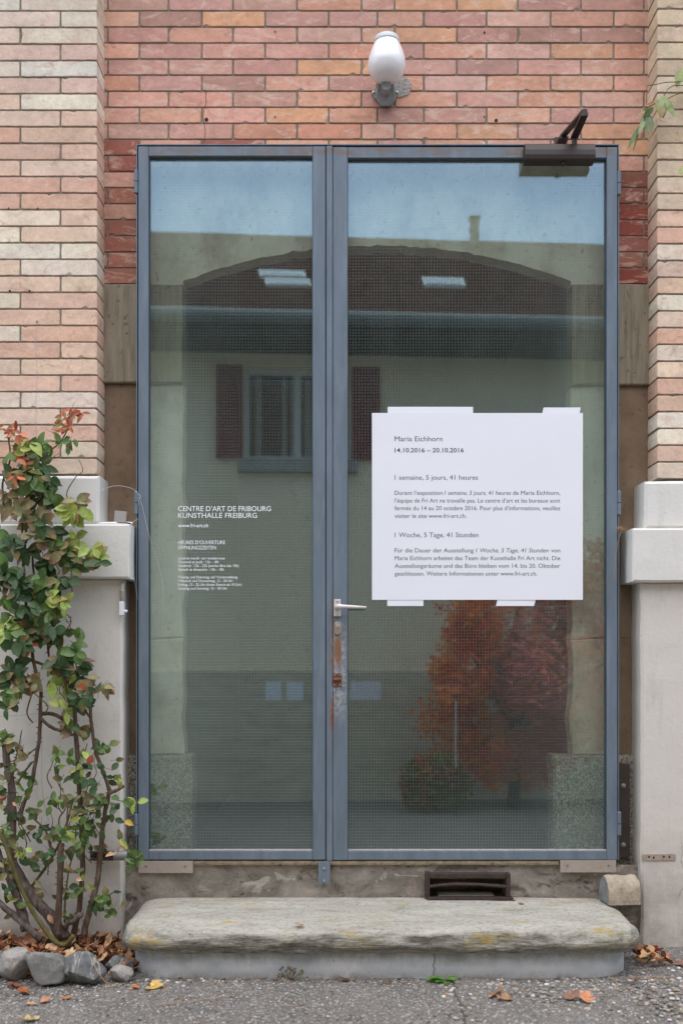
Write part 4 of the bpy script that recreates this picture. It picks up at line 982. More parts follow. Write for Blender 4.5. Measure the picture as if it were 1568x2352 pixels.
stem([(252, 1818), (243, 1790), (228, 1750), (217, 1715), (212, 1680), (208, 1640), (209, 1608)], .008, .006, BARK, 'stem', 18, -.16, -.14)
stem([(253, 1822), (270, 1815), (285, 1806)], .0075, .0055, BARK, 'stem', 0, -.16, -.14)
stem([(43, 1885), (55, 1845), (70, 1810), (84, 1737), (91, 1685), (93, 1620), (93, 1577), (80, 1534), (71, 1480), (62, 1420), (58, 1361), (54, 1290), (60, 1220), (64, 1154), (66, 1068)], .0085, .005, BARK, 'stem', 40, -.16, -.16)
stem([(168, 2150), (150, 2172), (120, 2158), (85, 2110), (50, 2045), (22, 1968), (0, 1905)], .009, .0075, STEMG, 'stem', 12, -.3, -.24)
stem([(70, 2040), (100, 2000), (125, 1960), (140, 1930), (155, 1885), (165, 1850)], .006, .004, STEMG, 'stem', 6, -.18, -.18)
stem([(128, 1955), (116, 1945), (110, 1920), (98, 1900), (82, 1885), (76, 1868)], .006, .0028, BARK, 'stem', 3, -.2, -.2)
stem([(93, 1650), (120, 1672), (150, 1682), (168, 1690)], .007, .006, BARK, 'stem', 6, -.17, -.15)
stem([(96, 1640), (120, 1640), (145, 1652), (160, 1660)], .008, .008, BARK, 'stem', 0, -.14, -.14)
stem([(20, 1470), (45, 1495), (66, 1515), (95, 1525), (110, 1535)], .006, .0055, STEMG, 'stem', 6, -.15, -.15)
stem([(160, 1625), (150, 1570), (140, 1520), (130, 1480), (108, 1455), (90, 1440), (60, 1425)], .0055, .004, STEMG, 'stem', 10, -.17, -.17)
stem([(172, 1640), (165, 1595), (150, 1560), (118, 1545), (112, 1500), (106, 1450), (104, 1400), (80, 1330), (74, 1270)], .0055, .004, BARK, 'stem', 10, -.15, -.15)
stem([(206, 1648), (196, 1632), (185, 1615), (172, 1580)], .005, .004, BARK, 'stem', 4, -.15, -.16)
stem([(82, 1305), (100, 1283), (122, 1260), (144, 1216), (156, 1196), (166, 1178), (174, 1165)], .0052, .002, BARK, 'stem', 14, -.18, -.2)
stem([(86, 1110), (93, 1085), (101, 1051), (118, 1033), (134, 1020), (148, 1000), (158, 978), (165, 950)], .0038, .0018, BARK, 'stem', 8, -.17, -.18)
stem([(8, 1160), (6, 1110), (15, 1085), (24, 1050), (21, 1020), (17, 1000)], .0042, .003, BARK, 'stem', 5, -.18, -.18)
stem([(50, 1240), (52, 1160), (54, 1100), (50, 1060)], .004, .003, BARK, 'stem', 6, -.18, -.18)
stem([(25, 1800), (35, 1750), (45, 1705), (50, 1678)], .004, .002, BARK, 'stem', 2, -.15, -.15)
stem([(10, 1760), (45, 1748), (75, 1725), (90, 1712)], .0035, .0022, STEMG, 'stem', 2, -.16, -.16)
stem([(40, 1800), (55, 1775), (75, 1750)], .0045, .004, STEMG, 'stem', 3, -.18, -.18)
stem([(182, 1740), (195, 1725), (200, 1708)], .003, .0018, STEMG, 'stem', 0, -.18, -.18)
stem([(148, 2120), (150, 2060), (155, 2020), (160, 1990), (172, 1950), (174, 1905)], .004, .0025, STEMG, 'stem', 4, -.22, -.22)
stem([(186, 2100), (172, 2115), (160, 2118), (150, 2130)], .012, .010, OLDBARK, 'stem', 0, -.24, -.22)
stem([(225, 2068), (245, 2060), (258, 2052), (268, 2050)], .003, .0018, BARK, 'stem', 0, -.2, -.24)
stem([(136, 1905), (136, 1880), (148, 1862), (158, 1840)], .0035, .002, BARK, 'stem', 0, -.24, -.24)
stem([(156, 1905), (154, 1880), (156, 1850)], .0038, .0024, BARK, 'stem', 0, -.24, -.24)
stem([(268, 1838), (285, 1842), (302, 1852)], .002, .001, STEMG, 'stem', 0, -.2, -.2)
stem([(272, 1925), (292, 1945), (302, 1960), (312, 1975)], .002, .0012, STEMG, 'stem', 0, -.2, -.2)
stem([(80, 1580), (68, 1610), (62, 1640), (75, 1660)], .003, .003, STEMG, 'stem', 0, -.14, -.14)
for _ in range(16):                                   # thin tangled shoots
    x_, y_ = random.uniform(0, 170), random.uniform(1150, 1650); pp = [(x_, y_)]
    for q in range(4): x_ += random.uniform(-26, 30); y_ -= random.uniform(14, 40); pp.append((max(-10, min(190, x_)), y_))
    stem(pp, random.uniform(.0022, .0036), .0012, random.choice((BARK, STEMG, STEMG)), 'stem', 2, -.2, random.uniform(-.22, -.12), 6)
for _ in range(20):
    x_, y_ = random.uniform(0, 250), random.uniform(1760, 2060); pp = [(x_, y_)]
    for q in range(4): x_ += random.uniform(-18, 22); y_ -= random.uniform(12, 34); pp.append((max(10, min(285, x_)), y_))
    stem(pp, random.uniform(.0018, .003), .001, random.choice((BARK, STEMG)), 'stem', 1, -.2, random.uniform(-.24, -.16), 6)
CL = """165 946 5 13 r;152 962 4 14 o;178 952 3 12 r;150 978 3 12 r;140 985 2 16 o;132 968 2 8 l;27 990 4 9 r;38 1002 3 8 o;45 1040 5 12 r;52 1062 4 10 r;40 1090 3 10 o;62 1068 2 8 o;3 985 2 8 o
166 1012 2 8 g;140 1018 2 8 g;30 1030 2 12 g;62 1028 3 14 l;82 1040 3 14 g;92 1022 2 10 g;115 1052 2 8 g;75 1048 3 14 d;80 1062 1 8 g;100 1078 2 12 d;108 1100 5 16 d;118 1130 3 12 g;62 1110 4 18 d;80 1095 4 16 g;30 1085 3 14 d;90 1140 4 16 d;124 1160 2 10 d;108 1148 2 12 m;20 1150 4 14 m;45 1165 3 14 m;172 1172 6 12 b;176 1156 2 8 m;182 1178 2 10 o;74 1190 3 16 g;90 1185 2 10 m;100 1208 3 10 b;10 1235 4 16 g;28 1250 4 16 d;85 1235 3 16 m;124 1216 3 10 b;148 1262 3 14 g;135 1272 3 14 m;175 1240 2 8 l;205 1256 2 9 l;222 1276 2 9 l;232 1296 1 7 d;196 1290 2 8 d;115 1300 3 14 d;60 1268 3 12 b;20 1315 4 18 g;8 1330 4 16 d;40 1340 4 18 d;95 1335 3 14 g;135 1270 2 10 b;125 1240 2 10 g;160 1290 3 14 g;100 1380 3 12 l;142 1380 2 10 l;118 1372 2 10 l;120 1405 3 14 g;20 1385 4 18 g;55 1392 4 18 d;140 1345 3 14 d;85 1360 3 16 d
10 1435 4 16 l;45 1432 4 16 d;75 1445 3 14 d;108 1420 3 12 g;82 1430 2 10 l;100 1455 3 14 d;12 1460 3 16 g;60 1470 2 10 r;45 1475 3 12 d;155 1495 2 10 g;138 1462 3 12 g;178 1472 1 8 g;118 1450 3 12 d;128 1522 2 10 l;152 1545 2 11 l;180 1530 2 8 b;182 1552 3 10 d;160 1573 2 10 l;200 1560 1 7 m;205 1575 2 6 o;240 1577 2 8 m;226 1592 1 8 d;190 1602 4 14 d;175 1610 3 12 d;195 1622 2 8 d;28 1535 3 14 d;40 1555 2 12 d;20 1590 3 14 g;50 1575 3 10 m;80 1570 3 12 m;36 1600 2 10 b;22 1618 3 12 d;140 1632 2 10 l;124 1560 2 10 b;165 1652 2 10 l;148 1664 2 10 w;166 1684 2 9 b;188 1676 2 9 d;195 1694 1 7 m;120 1512 2 12 d;150 1520 3 12 d;172 1505 2 8 g;14 1560 3 12 d
12 1702 4 14 y;30 1708 2 8 m;130 1733 3 12 g;160 1738 2 10 g;138 1750 2 9 o;150 1758 2 9 w;180 1770 3 12 l;192 1752 2 9 d;240 1722 2 9 g;228 1712 2 8 d;250 1712 1 8 g;262 1748 1 7 d;238 1768 2 9 d;272 1786 2 9 l;252 1784 2 9 d;207 1768 2 7 d;201 1794 2 7 d;216 1802 2 7 d;140 1786 2 9 y;166 1792 2 9 d;120 1840 3 12 g;148 1828 3 12 m;140 1838 3 14 b;176 1830 2 10 g;195 1828 5 14 m;222 1826 3 12 g;214 1852 3 12 d;250 1842 2 10 g;262 1860 2 10 d;258 1876 2 12 d;242 1872 2 10 g;190 1890 3 12 g;210 1898 3 12 g;175 1905 3 12 g;157 1900 2 10 l;150 1915 3 12 g;195 1926 2 10 g;226 1906 2 10 d;285 1838 1 7 g;304 1848 3 8 l;290 1892 2 8 y;74 1915 1 8 d;94 1920 2 9 d;92 1902 2 9 d;118 1905 2 9 d;128 1918 2 12 g;172 1938 2 9 l;192 1942 2 9 g;176 1960 2 10 d;234 1950 2 10 g;98 1958 2 9 d;110 1968 2 8 d;100 1975 1 7 d;62 1984 2 9 d;80 1986 1 8 d;154 1966 2 9 d;168 2003 1 7 g;186 1998 1 10 y;52 1966 2 7 y;48 1952 2 8 l;76 1866 3 9 g;47 1902 2 8 w;44 1918 1 7 g;200 1860 3 14 g;170 1858 3 14 m;185 1872 3 14 g;214 1952 2 7 y;225 1860 2 10 m
270 1905 4 7 w;272 1925 4 7 w;282 1945 4 7 w;256 1962 2 8 w;306 1958 3 8 g;314 1984 2 10 g;150 1990 2 10 w;158 2000 2 8 w;180 2018 3 10 w;190 2035 2 9 w;178 2040 2 8 d;156 2048 2 8 b;164 2056 2 6 g;234 2060 4 12 g;222 2072 2 10 d;206 2080 2 8 d;260 2050 1 7 b;276 2072 1 8 m;256 2092 3 8 g;244 2088 1 6 g;68 1790 2 8 g;82 1786 1 6 w;35 1808 2 8 w;22 1836 2 9 r;18 1790 3 10 m;10 1820 2 9 d;40 1855 1 8 w;42 1880 1 6 y;26 2060 3 10 w;38 2078 3 9 w;34 2098 2 10 m;8 2020 2 9 d;160 2100 4 8 w;165 2115 4 8 w;10 1980 2 10 d;30 1722 3 12 d;48 1742 2 10 m;14 1765 4 14 d;40 1772 2 10 g;8 1850 3 12 m;28 1870 3 12 d;12 1905 3 12 g;30 1945 3 12 m;8 1950 2 10 d;55 1830 2 9 g;60 1890 2 9 m;20 2000 3 12 m;45 2030 2 10 b;12 2045 3 12 d;70 2080 3 10 b;110 2100 3 10 w;120 2060 2 8 b;96 2040 2 8 m;215 1740 2 9 b;213 1732 1 7 r"""
gm = {'young': MB(), 'green': MB(), 'dry': MB()}
for row in CL.replace('\n', ';').split(';'):
    dx, dy, n_, sp, ty = row.split(); dx, dy, n_, sp = float(dx), float(dy), int(round(int(n_) * (3.7 if 1100 < float(dy) < 1580 else 2.4 if float(dy) < 1720 else (2.0 if row.split()[4] in 'gdlm' else .6)))), float(sp) * 1.12
    Yc = random.uniform(-.24, -.13) if dy < 1900 else random.uniform(-.26, -.16)
    for i in range(n_):
        px, py = dx + random.gauss(0, sp * .55), dy + random.gauss(0, sp * .5)
        base = P(px, py, Yc + random.uniform(-.025, .025))
        a = random.uniform(0, 2 * math.pi); droop = -.35
        d = Vector((math.cos(a), random.uniform(-.5, .1), math.sin(a) * .8 + droop))
        nrm = Vector((random.gauss(0, .45), -1, random.gauss(.35, .4))).normalized()
        key = 'young' if ty in 'ro' and dy < 1300 else ('dry' if ty in 'bw' else 'green')
        L = random.uniform(.03, .054) * (.62 if dy < 1020 else .72 if ty in 'rob' and dy < 1250 else 1) * (.85 if dy > 1700 else 1.05 if dy > 1560 else 1.28)
        ty = random.choice('gddlm') if ty in 'byow' and dy > 1100 and random.random() < .6 else ty; c = jit(rgb(*PAL[ty]), .2); tip = None
        if ty == 'm': tip = rgb(140, 98, 76)
        elif ty in 'gdl' and random.random() < .2: tip = rgb(150, 110, 70)
        elif ty in 'ro' and random.random() < .4: tip = rgb(120, 124, 62)
        if key == 'dry': leaf(gm[key], base, d, nrm, L, L * random.uniform(.45, .6), c, random.uniform(.2, .7), random.uniform(.4, .9), tip)
        else:
            leaf(gm[key], base, d, nrm, L, L * random.uniform(.52, .7) * (.72 if key == 'young' else 1), c, random.uniform(-.15, .5), random.uniform(.02, .5), tip)
        if i == 0 and key != 'dry': gm[key].tube([base - d.normalized() * random.uniform(.02, .035), base + d.normalized() * .01], .0009, 4, col=rgb(96, 92, 56))
gm['green'].build('foliage', LEAF, rose, smooth=True); gm['young'].build('young_leaves', LEAF, rose, smooth=True)['label'] = 'orange red young leaves'; gm['dry'].build('withered_leaves', DRYLEAF, rose, smooth=True)['label'] = 'brown withered leaves'
ss = MB(); ss.tube([P(-10, 1646, -.13), P(40, 1644, -.14), P(88, 1639, -.15)], .0007, 5); ss.tube([P(94, 1640, -.16), P(96, 1700, -.16), P(95, 1790, -.15), P(100, 1840, -.1), P(112, 1886, -.06)], .0008, 5); ss.tube([P(94, 1650, -.15), P(66, 1666, -.14)], .0007, 5)
tag(ss.build('tie_wire', m_simple('tie_wire_metal', rgb(150, 150, 146), .45, .4), loc=P(92, 1640, -.15)), 'thin grey wires tying the rose stem back to the wall', 'wire')

# creeper at the top right
crp = world_thing('creeper', 'green yellow creeper shoot hanging in from the right over the pillar', 'creeper', P(1560, 200, -.08))
Zc = lambda zx, zy, Y=-.1: P(1391.5 + zx * .18, zy * .18, Y)
m = MB()
for pts in ([(1400, 1000), (1200, 1090), (981, 1172), (860, 1215), (760, 1270)], [(1300, 1060), (981, 1085), (860, 1085), (790, 1130), (735, 1220)], [(900, 1040), (760, 1045), (620, 1075), (520, 1090), (518, 1200), (515, 1330)], [(735, 1230), (660, 1300), (560, 1350), (480, 1400)], [(600, 1390), (560, 1450), (470, 1540), (420, 1620)], [(1500, 700), (1250, 830), (1000, 1030), (890, 1040)], [(1300, 1600), (1150, 1900), (1000, 2110)]):
    m = MB(); m.tube([Zc(x, y) for x, y in pts], .0016, 6, col=rgb(128, 116, 66)); m.build('shoot', STEMG, crp)
m = MB()
for (bx, by, tx, ty_, w_, c) in ((730, 1215, 700, 1490, 170, (150, 164, 110)), (745, 1250, 872, 1460, 95, (104, 128, 62)), (690, 1260, 735, 1495, 120, (126, 146, 88)), (600, 1370, 485, 1480, 80, (84, 100, 48)), (610, 1360, 385, 1450, 60, (136, 140, 84)), (630, 1300, 525, 1330, 40, (150, 112, 70)), (545, 1455, 545, 1775, 120, (96, 124, 84)), (560, 1440, 430, 1580, 80, (130, 136, 90)), (430, 1600, 285, 1885, 62, (112, 134, 86)), (440, 1600, 350, 1910, 30, (108, 102, 62)), (500, 1500, 410, 1700, 60, (120, 136, 84)), (1000, 850, 900, 1090, 140, (134, 146, 88)), (1010, 2100, 935, 2235, 70, (146, 156, 90)), (1050, 800, 1100, 1050, 140, (120, 140, 76)), (1150, 820, 1250, 1080, 140, (150, 130, 80)), (1120, 1150, 1160, 1400, 130, (126, 146, 80))):
    a, b2 = Zc(bx, by, -.10 + random.uniform(-.02, .02)), Zc(tx, ty_, -.12 + random.uniform(-.02, .02)); leaf(m, a, b2 - a, Vector((random.gauss(0, .25), -1, .25)), (b2 - a).length, w_ * .18 * S0, rgb(*c), .08, .2, rgb(160, 120, 80) if random.random() < .3 else None, 9, .9)
m.build('foliage', LEAF, crp, smooth=True)

# ------------------------------------------------------------------ soil, litter, rocks, pebbles, fallen leaves
m = MB(); N1, N2 = 60, 20; bx0, bx1, by0, by1 = -2.7, PX(302, -.3), -.43, -.02
def soil_z(x, y): 
    e = min(1, max(0, (bx1 - x) / .12)) * min(1, max(0, (y - by0) / .1)); return .008 + e * (.055 + .014 * mnoise.noise((x * 9, y * 9, 3)))
for j in range(N2 + 1):
    for i in range(N1 + 1):
        x, y = bx0 + (bx1 - bx0) * i / N1, by0 + (by1 - by0) * j / N2; m.v.append((x, y, soil_z(x, y))); m.c.append((1, 1, 1, 1))
for j in range(N2):
    for i in range(N1): m.f.append((j * (N1 + 1) + i, j * (N1 + 1) + i + 1, (j + 1) * (N1 + 1) + i + 1, (j + 1) * (N1 + 1) + i)); m.m.append(0)
tag(m.build('soil_bed', SOIL, smooth=True), kind='structure')
m = MB()
for i in range(420):
    x = random.uniform(-1.75, bx1 + .03); y = random.uniform(-.46, -.05); z = max(GZ + .004, soil_z(x, y)) + random.uniform(0, .022)
    c = jit(rgb(*random.choice([(190, 150, 112), (170, 124, 88), (142, 98, 70), (122, 78, 56), (202, 166, 126), (150, 92, 62)])), .15)
    fallen(m, (x, y, z), random.uniform(.014, .032), c, i, .9, random.choice((1, 3, 5)))
for i in range(60):
    x = random.uniform(-1.5, bx1); y = random.uniform(-.42, -.1); z = soil_z(x, y) + .01; a = random.uniform(0, 6.28); L = random.uniform(.03, .09); d = Vector((math.cos(a), math.sin(a) * .5, random.uniform(0, .9))) * L
    m.tube([(x, y, z), Vector((x, y, z)) + d * .5 + Vector((0, 0, .006)), Vector((x, y, z)) + d], .0012, 4, col=jit(rgb(188, 150, 108), .15))
tag(m.build('leaf_litter', DRYLEAF, smooth=True), 'brown and tan leaf litter covering the soil below the rose', 'leaf litter', kind='stuff')
m = MB()
for i in range(26):
    c0 = P(random.uniform(1446, 1500), 0, 0); x = PX(random.triangular(1446, 1525, 1460), -.2); y = random.uniform(-.30, -.06)
    fallen(m, (x, y, GZ + .004 + random.uniform(0, .045) * max(0, 1 - (x - PX(1446, -.2)) / .12)), random.uniform(.016, .034), jit(rgb(*random.choice([(182, 140, 100), (150, 104, 74), (128, 88, 62), (196, 154, 112)])), .12), 900 + i, 1.0, random.choice((1, 3, 5)))
tag(m.build('leaf_pile', DRYLEAF, smooth=True), 'small heap of brown dry leaves at the right end of the step', 'leaf pile', kind='stuff')

def rock(bx, by, lab, y, seed, mat, flat=1.0, skew=0.0):
    (x0, x1), (y0, y1) = bx, by
    cx, w_ = (PX(x0, y) + PX(x1, y)) / 2, PX(x1, y) - PX(x0, y); h = (y1 - y0) * S0 * (CAMD + y) / CAMD
    import bmesh
    bm = bmesh.new(); bmesh.ops.create_icosphere(bm, subdivisions=5, radius=1)
    rnd = random.Random(seed); planes = [(Vector((rnd.gauss(0, 1), rnd.gauss(0, 1), rnd.gauss(0, .8))).normalized(), rnd.uniform(.62, .9)) for _ in range(11)]
    for v in bm.verts:
        p = v.co.copy()
        for (nn, dd) in planes:
            q = p.dot(nn)
            if q > dd: p -= nn * (q - dd) * .85
        k_ = 1 + .06 * mnoise.noise(p * 2.2 + Vector((seed, 0, 0))) + .018 * mnoise.noise(p * 9 + Vector((seed, 3, 0))); v.co = p * k_
    xs_ = [v.co.x for v in bm.verts]; zs_ = [v.co.z for v in bm.verts]; ax, bxx = min(xs_), max(xs_); az, bz = min(zs_), max(zs_)
    for v in bm.verts:
        t = (v.co.z - az) / (bz - az); v.co = Vector((((v.co.x - ax) / (bxx - ax) - .5) * w_ + skew * w_ * (t - .5), v.co.y * w_ * .45, t * h))
    for f_ in bm.faces: f_.smooth = True
    me = bpy.data.meshes.new('rock'); bm.to_mesh(me); bm.free(); me.materials.append(mat)
    o = bpy.data.objects.new('rock', me); COL.objects.link(o); o.location = (cx, y, PZ(y1, y) - .006 if PZ(y1, y) > .03 else .014)
    tag(o, lab, 'rock', 'rocks edging the rose bed'); return o
RK1 = m_rock('grey_rock', rgb(88, 88, 86), rgb(130, 129, 126), rgb(158, 156, 152)); RK2 = m_rock('dark_rock', rgb(70, 72, 72), rgb(108, 110, 110), rgb(140, 140, 138), rgb(178, 176, 170)); RK3 = m_rock('pale_rock', rgb(104, 102, 98), rgb(146, 143, 137), rgb(172, 168, 160))
rock((-26, 12), (2180, 2246), 'grey rock cut off by the left edge of the photo', -.42, 3, RK1)
rock((0, 80), (2188, 2262), 'broad grey brown rock leftmost among the whole rocks', -.44, 5, RK3, skew=.1)
rock((64, 158), (2204, 2286), 'largest dark grey flat topped rock of the edging', -.5, 18, RK1, skew=-.12)
rock((152, 246), (2209, 2287), 'round dark grey rock with white veins', -.5, 12, RK2, skew=-.05)
rock((241, 306), (2205, 2250), 'dark layered rock leaning against the step base', -.38, 14, RK2)
rock((252, 308), (2236, 2277), 'small pale grey rock nearest to the step base', -.47, 19, RK3, skew=-.2)

m = MB()
def pebble(x, y, r, c):
    vs = []; n1, n2 = 6, 4; a = random.uniform(0, 3); fl = random.uniform(.4, .7); el = random.uniform(1, 1.5)
    for j in range(1, n2):
        ph = math.pi * j / n2
        for i in range(n1):
            th = 2 * math.pi * i / n1; k_ = random.uniform(.82, 1.1); vx, vy, vz = r * el * math.sin(ph) * math.cos(th) * k_, r * math.sin(ph) * math.sin(th) * k_, r * fl * math.cos(ph)
            vs.append((x + vx * math.cos(a) - vy * math.sin(a), y + vx * math.sin(a) + vy * math.cos(a), vz + r * fl * .35 + GZ))
    t, b_ = len(vs), len(vs) + 1; vs += [(x, y, r * fl * 1.3 + GZ), (x, y, -r * fl * .5 + GZ)]
    fs = [(j * n1 + i, (j + 1) * n1 + i, (j + 1) * n1 + (i + 1) % n1, j * n1 + (i + 1) % n1) for j in range(n2 - 2) for i in range(n1)] + [(t, i, (i + 1) % n1) for i in range(n1)] + [(b_, (n2 - 2) * n1 + (i + 1) % n1, (n2 - 2) * n1 + i) for i in range(n1)]
    m.add(vs, fs, col=c)
PCOL = [(150, 146, 140), (176, 172, 166), (120, 116, 110), (198, 195, 190), (140, 128, 112), (104, 100, 98), (160, 150, 132)]
for i in range(5200):
    x = random.uniform(-1.5, 1.7); y = -.43 - abs(random.gauss(0, .34)) if random.random() < .9 else random.uniform(-.45, -.03)
    if y > -.44 and x < 1.02: continue
    if y < -1.15: continue
    dense = mnoise.noise((x * 1.6, y * 3, 4)) + (.5 if x > .35 else (-.15)) + (.25 if y > -.56 else 0)
    r = random.uniform(.0018, .0045) if dense < .15 or random.random() < .55 else random.uniform(.004, .0095)
    if x < .35 and r > .006 and y < -.56: r = .003
    pebble(x, y, r, jit(rgb(*random.choice(PCOL)), .15))
tag(m.build('gravel', PEBBLE, smooth=True), 'loose grit and pebbles scattered over the worn asphalt', 'gravel', kind='stuff')

FL = [(50, 2277, .036, (170, 98, 62), 'orange brown curled leaf in front of the leftmost whole rock', 3), (34, 2262, .030, (142, 88, 62), 'dark brown leaf flat beneath the leftmost whole rock', 1), (70, 2303, .02, (188, 150, 118), 'small crumpled tan leaf below the largest rock', 5), (100, 2298, .02, (182, 130, 96), 'small pale orange pointed leaf below the largest rock', 1), (65, 2342, .034, (196, 172, 118), 'yellow tan crumpled leaf alone at the bottom left corner', 5), (150, 2290, .022, (170, 124, 88), 'thin brown leaf between the two biggest rocks', 1), (313, 2266, .018, (196, 124, 74), 'small orange leaf beside the small pale rock', 1), (356, 2264, .036, (206, 172, 92), 'yellow leaf by the left foot of the step', 3), (1344, 2293, .040, (206, 138, 98), 'large orange lobed leaf on the asphalt right of centre', 5), (1134, 2288, .034, (150, 110, 82), 'long brown leaf just right of the asphalt seam', 1), (1160, 2292, .030, (172, 128, 92), 'pale brown leaf lying behind the long brown leaf', 3), (1489, 2287, .018, (204, 160, 118), 'tiny tan curled leaf on asphalt at far right', 5), (793, 2246, .026, (186, 140, 98), 'tan leaf against the middle of the step base', 1), (1504, 2186, .038, (186, 88, 54), 'bright red orange leaf leaning at the right wall foot', 5), (1532, 2200, .022, (190, 130, 98), 'small pinkish leaf right of the red orange leaf', 3), (1562, 2214, .03, (130, 84, 66), 'dark brown leaf cut off by the right edge of photo', 3), (1306, 2289, .03, (138, 104, 84), 'grey brown leaf touching the large orange lobed leaf', 1), (690, 2124, .018, (186, 112, 70), 'little orange leaf stuck on the front of the stone slab', 1), (1196, 2079, .018, (190, 140, 100), 'small tan leaf lying on the step beside the vent', 1)]
for i, (dx, dy, sz, c, lab, lb) in enumerate(FL):
    zz = GZ + .003
    if i == 17: y, zz = -.42, ST + .002
    elif i == 18: y, zz = -.09, ST + .002
    else: y = CAMD * (CZ - .03) / ((dy - HZ) * S0) - CAMD
    y = min(y, -.045) if dx > 1450 else y
    if i in (7, 12, 6): y = min(y, -.475)
    m = MB(); fallen(m, (PX(dx, y), y, zz), sz, rgb(*c), 300 + i, .35 if i != 13 else .7, lb)
    tag(m.build('fallen_leaf', DRYLEAF, smooth=True, loc=(PX(dx, y), y, zz)), lab, 'leaf', 'fallen leaves around the step')
m = MB()
for i in range(170):
    x = random.uniform(-.8, 1.25); y = -.455 - abs(random.gauss(0, .03)) if random.random() < .6 else random.uniform(-1.1, -.46)
    fallen(m, (x, y, GZ + .002), random.uniform(.003, .009), jit(rgb(*random.choice([(150, 112, 82), (122, 88, 64), (178, 136, 100), (96, 74, 58)])), .15), 2000 + i, .6, random.choice((1, 3)))
tag(m.build('leaf_crumbs', DRYLEAF), 'tiny brown leaf crumbs and dirt strewn along the foot of the step', 'leaf crumbs', kind='stuff')
# weeds
def weed(dx, dy, lab, col, n_, L, seed, dry=False):
    rnd = random.Random(seed); y = -.475; c = Vector((PX(dx, y), y, GZ + .003)); t = world_thing('weed', lab, 'weed', c); m = MB()
    for i in range(n_):
        a = rnd.uniform(-2.9, .0) if not dry else rnd.uniform(0, 3.14); d = Vector((math.cos(a), math.sin(a) * .7 if not dry else -.2 * rnd.random(), rnd.uniform(.1, .7) if not dry else abs(math.sin(a)) + .2))
        ln = L * rnd.uniform(.6, 1.1); cc = tuple(x * rnd.uniform(.7, 1.25) for x in rgb(*col)[:3]) + (1,)
        if dry:
            e = c + d.normalized() * ln; m.tube([c, (c + e) / 2 + Vector((0, 0, .004)), e], .0008, 4, col=cc)
            for q in range(5): b_ = c + (e - c) * rnd.uniform(.4, 1); leaf(m, b_, Vector((rnd.gauss(0, 1), -.3, rnd.gauss(0, .6))), Vector((0, -1, .3)), .012, .006, cc, .2, .2, None, 4)
        else: leaf(m, c, d, Vector((0, -.4, 1)), ln, ln * .36, cc, .35, .15, None, 8, 1.3)
    m.build('foliage', LEAF, t, smooth=True)
weed(1020, 2240, 'bright green rosette weed growing at the foot of the step', (86, 124, 58), 16, .062, 5)
weed(672, 2236, 'thin grey brown weed sprigs at the step foot', (104, 102, 82), 12, .07, 9, True)
# long dry stalks
for pts, lab in (([(420, 2200), (432, 2216), (445, 2235), (463, 2258), (520, 2275)], 'x'),):
    m = MB(); m.tube([P(x, y, Y) for (x, y, Y) in ((196, 2178, -.36), (208, 2200, -.5), (226, 2236, -.56), (246, 2262, -.55), (268, 2276, -.54))], .0016, 6)
    tag(m.build('stalk', STRAW, loc=P(226, 2236, -.55)), 'long tan stalk lying across the white veined rock', 'stalk')
m = MB(); m.tube([(PX(1440, -.45), -.45, .026), (PX(1490, -.45), -.44, .028), (PX(1550, -.44), -.44, .026)], .0014, 6)
tag(m.build('stalk', STRAW, loc=(PX(1490, -.45), -.45, .006)), 'long tan stalk on the asphalt right of the step', 'stalk')
m = MB(); m.tube([(PX(365, -.7), -.74, .025), (PX(430, -.7), -.72, .027), (PX(535, -.6), -.64, .026)], .0012, 6)
tag(m.build('stalk', STRAW, loc=(PX(430, -.7), -.72, .005)), 'thin curved stalk on the asphalt left of centre', 'stalk')

# ------------------------------------------------------------------ the other side of the street (seen in the glass)
hs = thing('house', 'pale plastered house across the street with brown tiled roof', 'house', (0, -5.8, -.2), R(180 - 4.0))
# local frame: +x to the viewer's left in the mirror's world, front of the house is local -y
def hx(dx): return -(dx - 784) * S0 * 10 / 4.2
def hz(dy): return CZ + (HZ - dy) * S0 * 10 / 4.2 + .2
HW = m_plaster('house_plaster', rgb(246, 230, 200), rgb(222, 208, 182), rgb(246, 228, 196)); HP = m_stone('house_plinth_stone', rgb(178, 166, 144), rgb(204, 191, 168), rgb(218, 206, 184), 4, (1, 1, 3), .3, .01)
SHUT = m_simple('red_shutter', rgb(136, 50, 54), .6, 0, .12, 8, .1); SOF = m_simple('dark_eave_wood', rgb(62, 58, 46), .8, 0, .2, 6, .2); GUT = m_simple('gutter_metal', rgb(120, 124, 124), .6, .3, .08, 6, .05); WHITEW = m_simple('white_frame', rgb(214, 214, 208), .5, 0, .04, 6, .03); CURT = m_simple('curtain', rgb(206, 206, 200), .9, 0, .08, 6, .05)
wl = hx(560), hx(806); wz = hz(1056), hz(842)
m = MB(); hwx = 9.0; top = hz(780)
m.box(-hwx, wl[1], 0, .35, 1.28, top); m.box(wl[0], hwx, 0, .35, 1.28, top); m.box(wl[1], wl[0], 0, .35, 1.28, wz[0]); m.box(wl[1], wl[0], 0, .35, wz[1], top); m.build('wall', HW, hs)
m = MB(); m.box(-hwx, hwx, -.04, .35, -.3, 1.279, .01); m.build('plinth', HP, hs)
m = MB(); ez = hz(775); 
sl = Vector((0, 4.3, 2.5)); e0 = Vector((0, -.62, ez)); 
nr = 34
for i in range(nr):                                  # courses of tiles
    a = e0 + sl * (i / nr); b_ = e0 + sl * ((i + 1) / nr); up = Vector((0, -.02, .035))
    m.add([(-hwx - .3, a.y, a.z + .05), (hwx + .3, a.y, a.z + .05), (hwx + .3, b_.y, b_.z + .018), (-hwx - .3, b_.y, b_.z + .018), (-hwx - .3, a.y, a.z + .0), (hwx + .3, a.y, a.z + .0)], [(0, 1, 2, 3), (4, 5, 1, 0)])
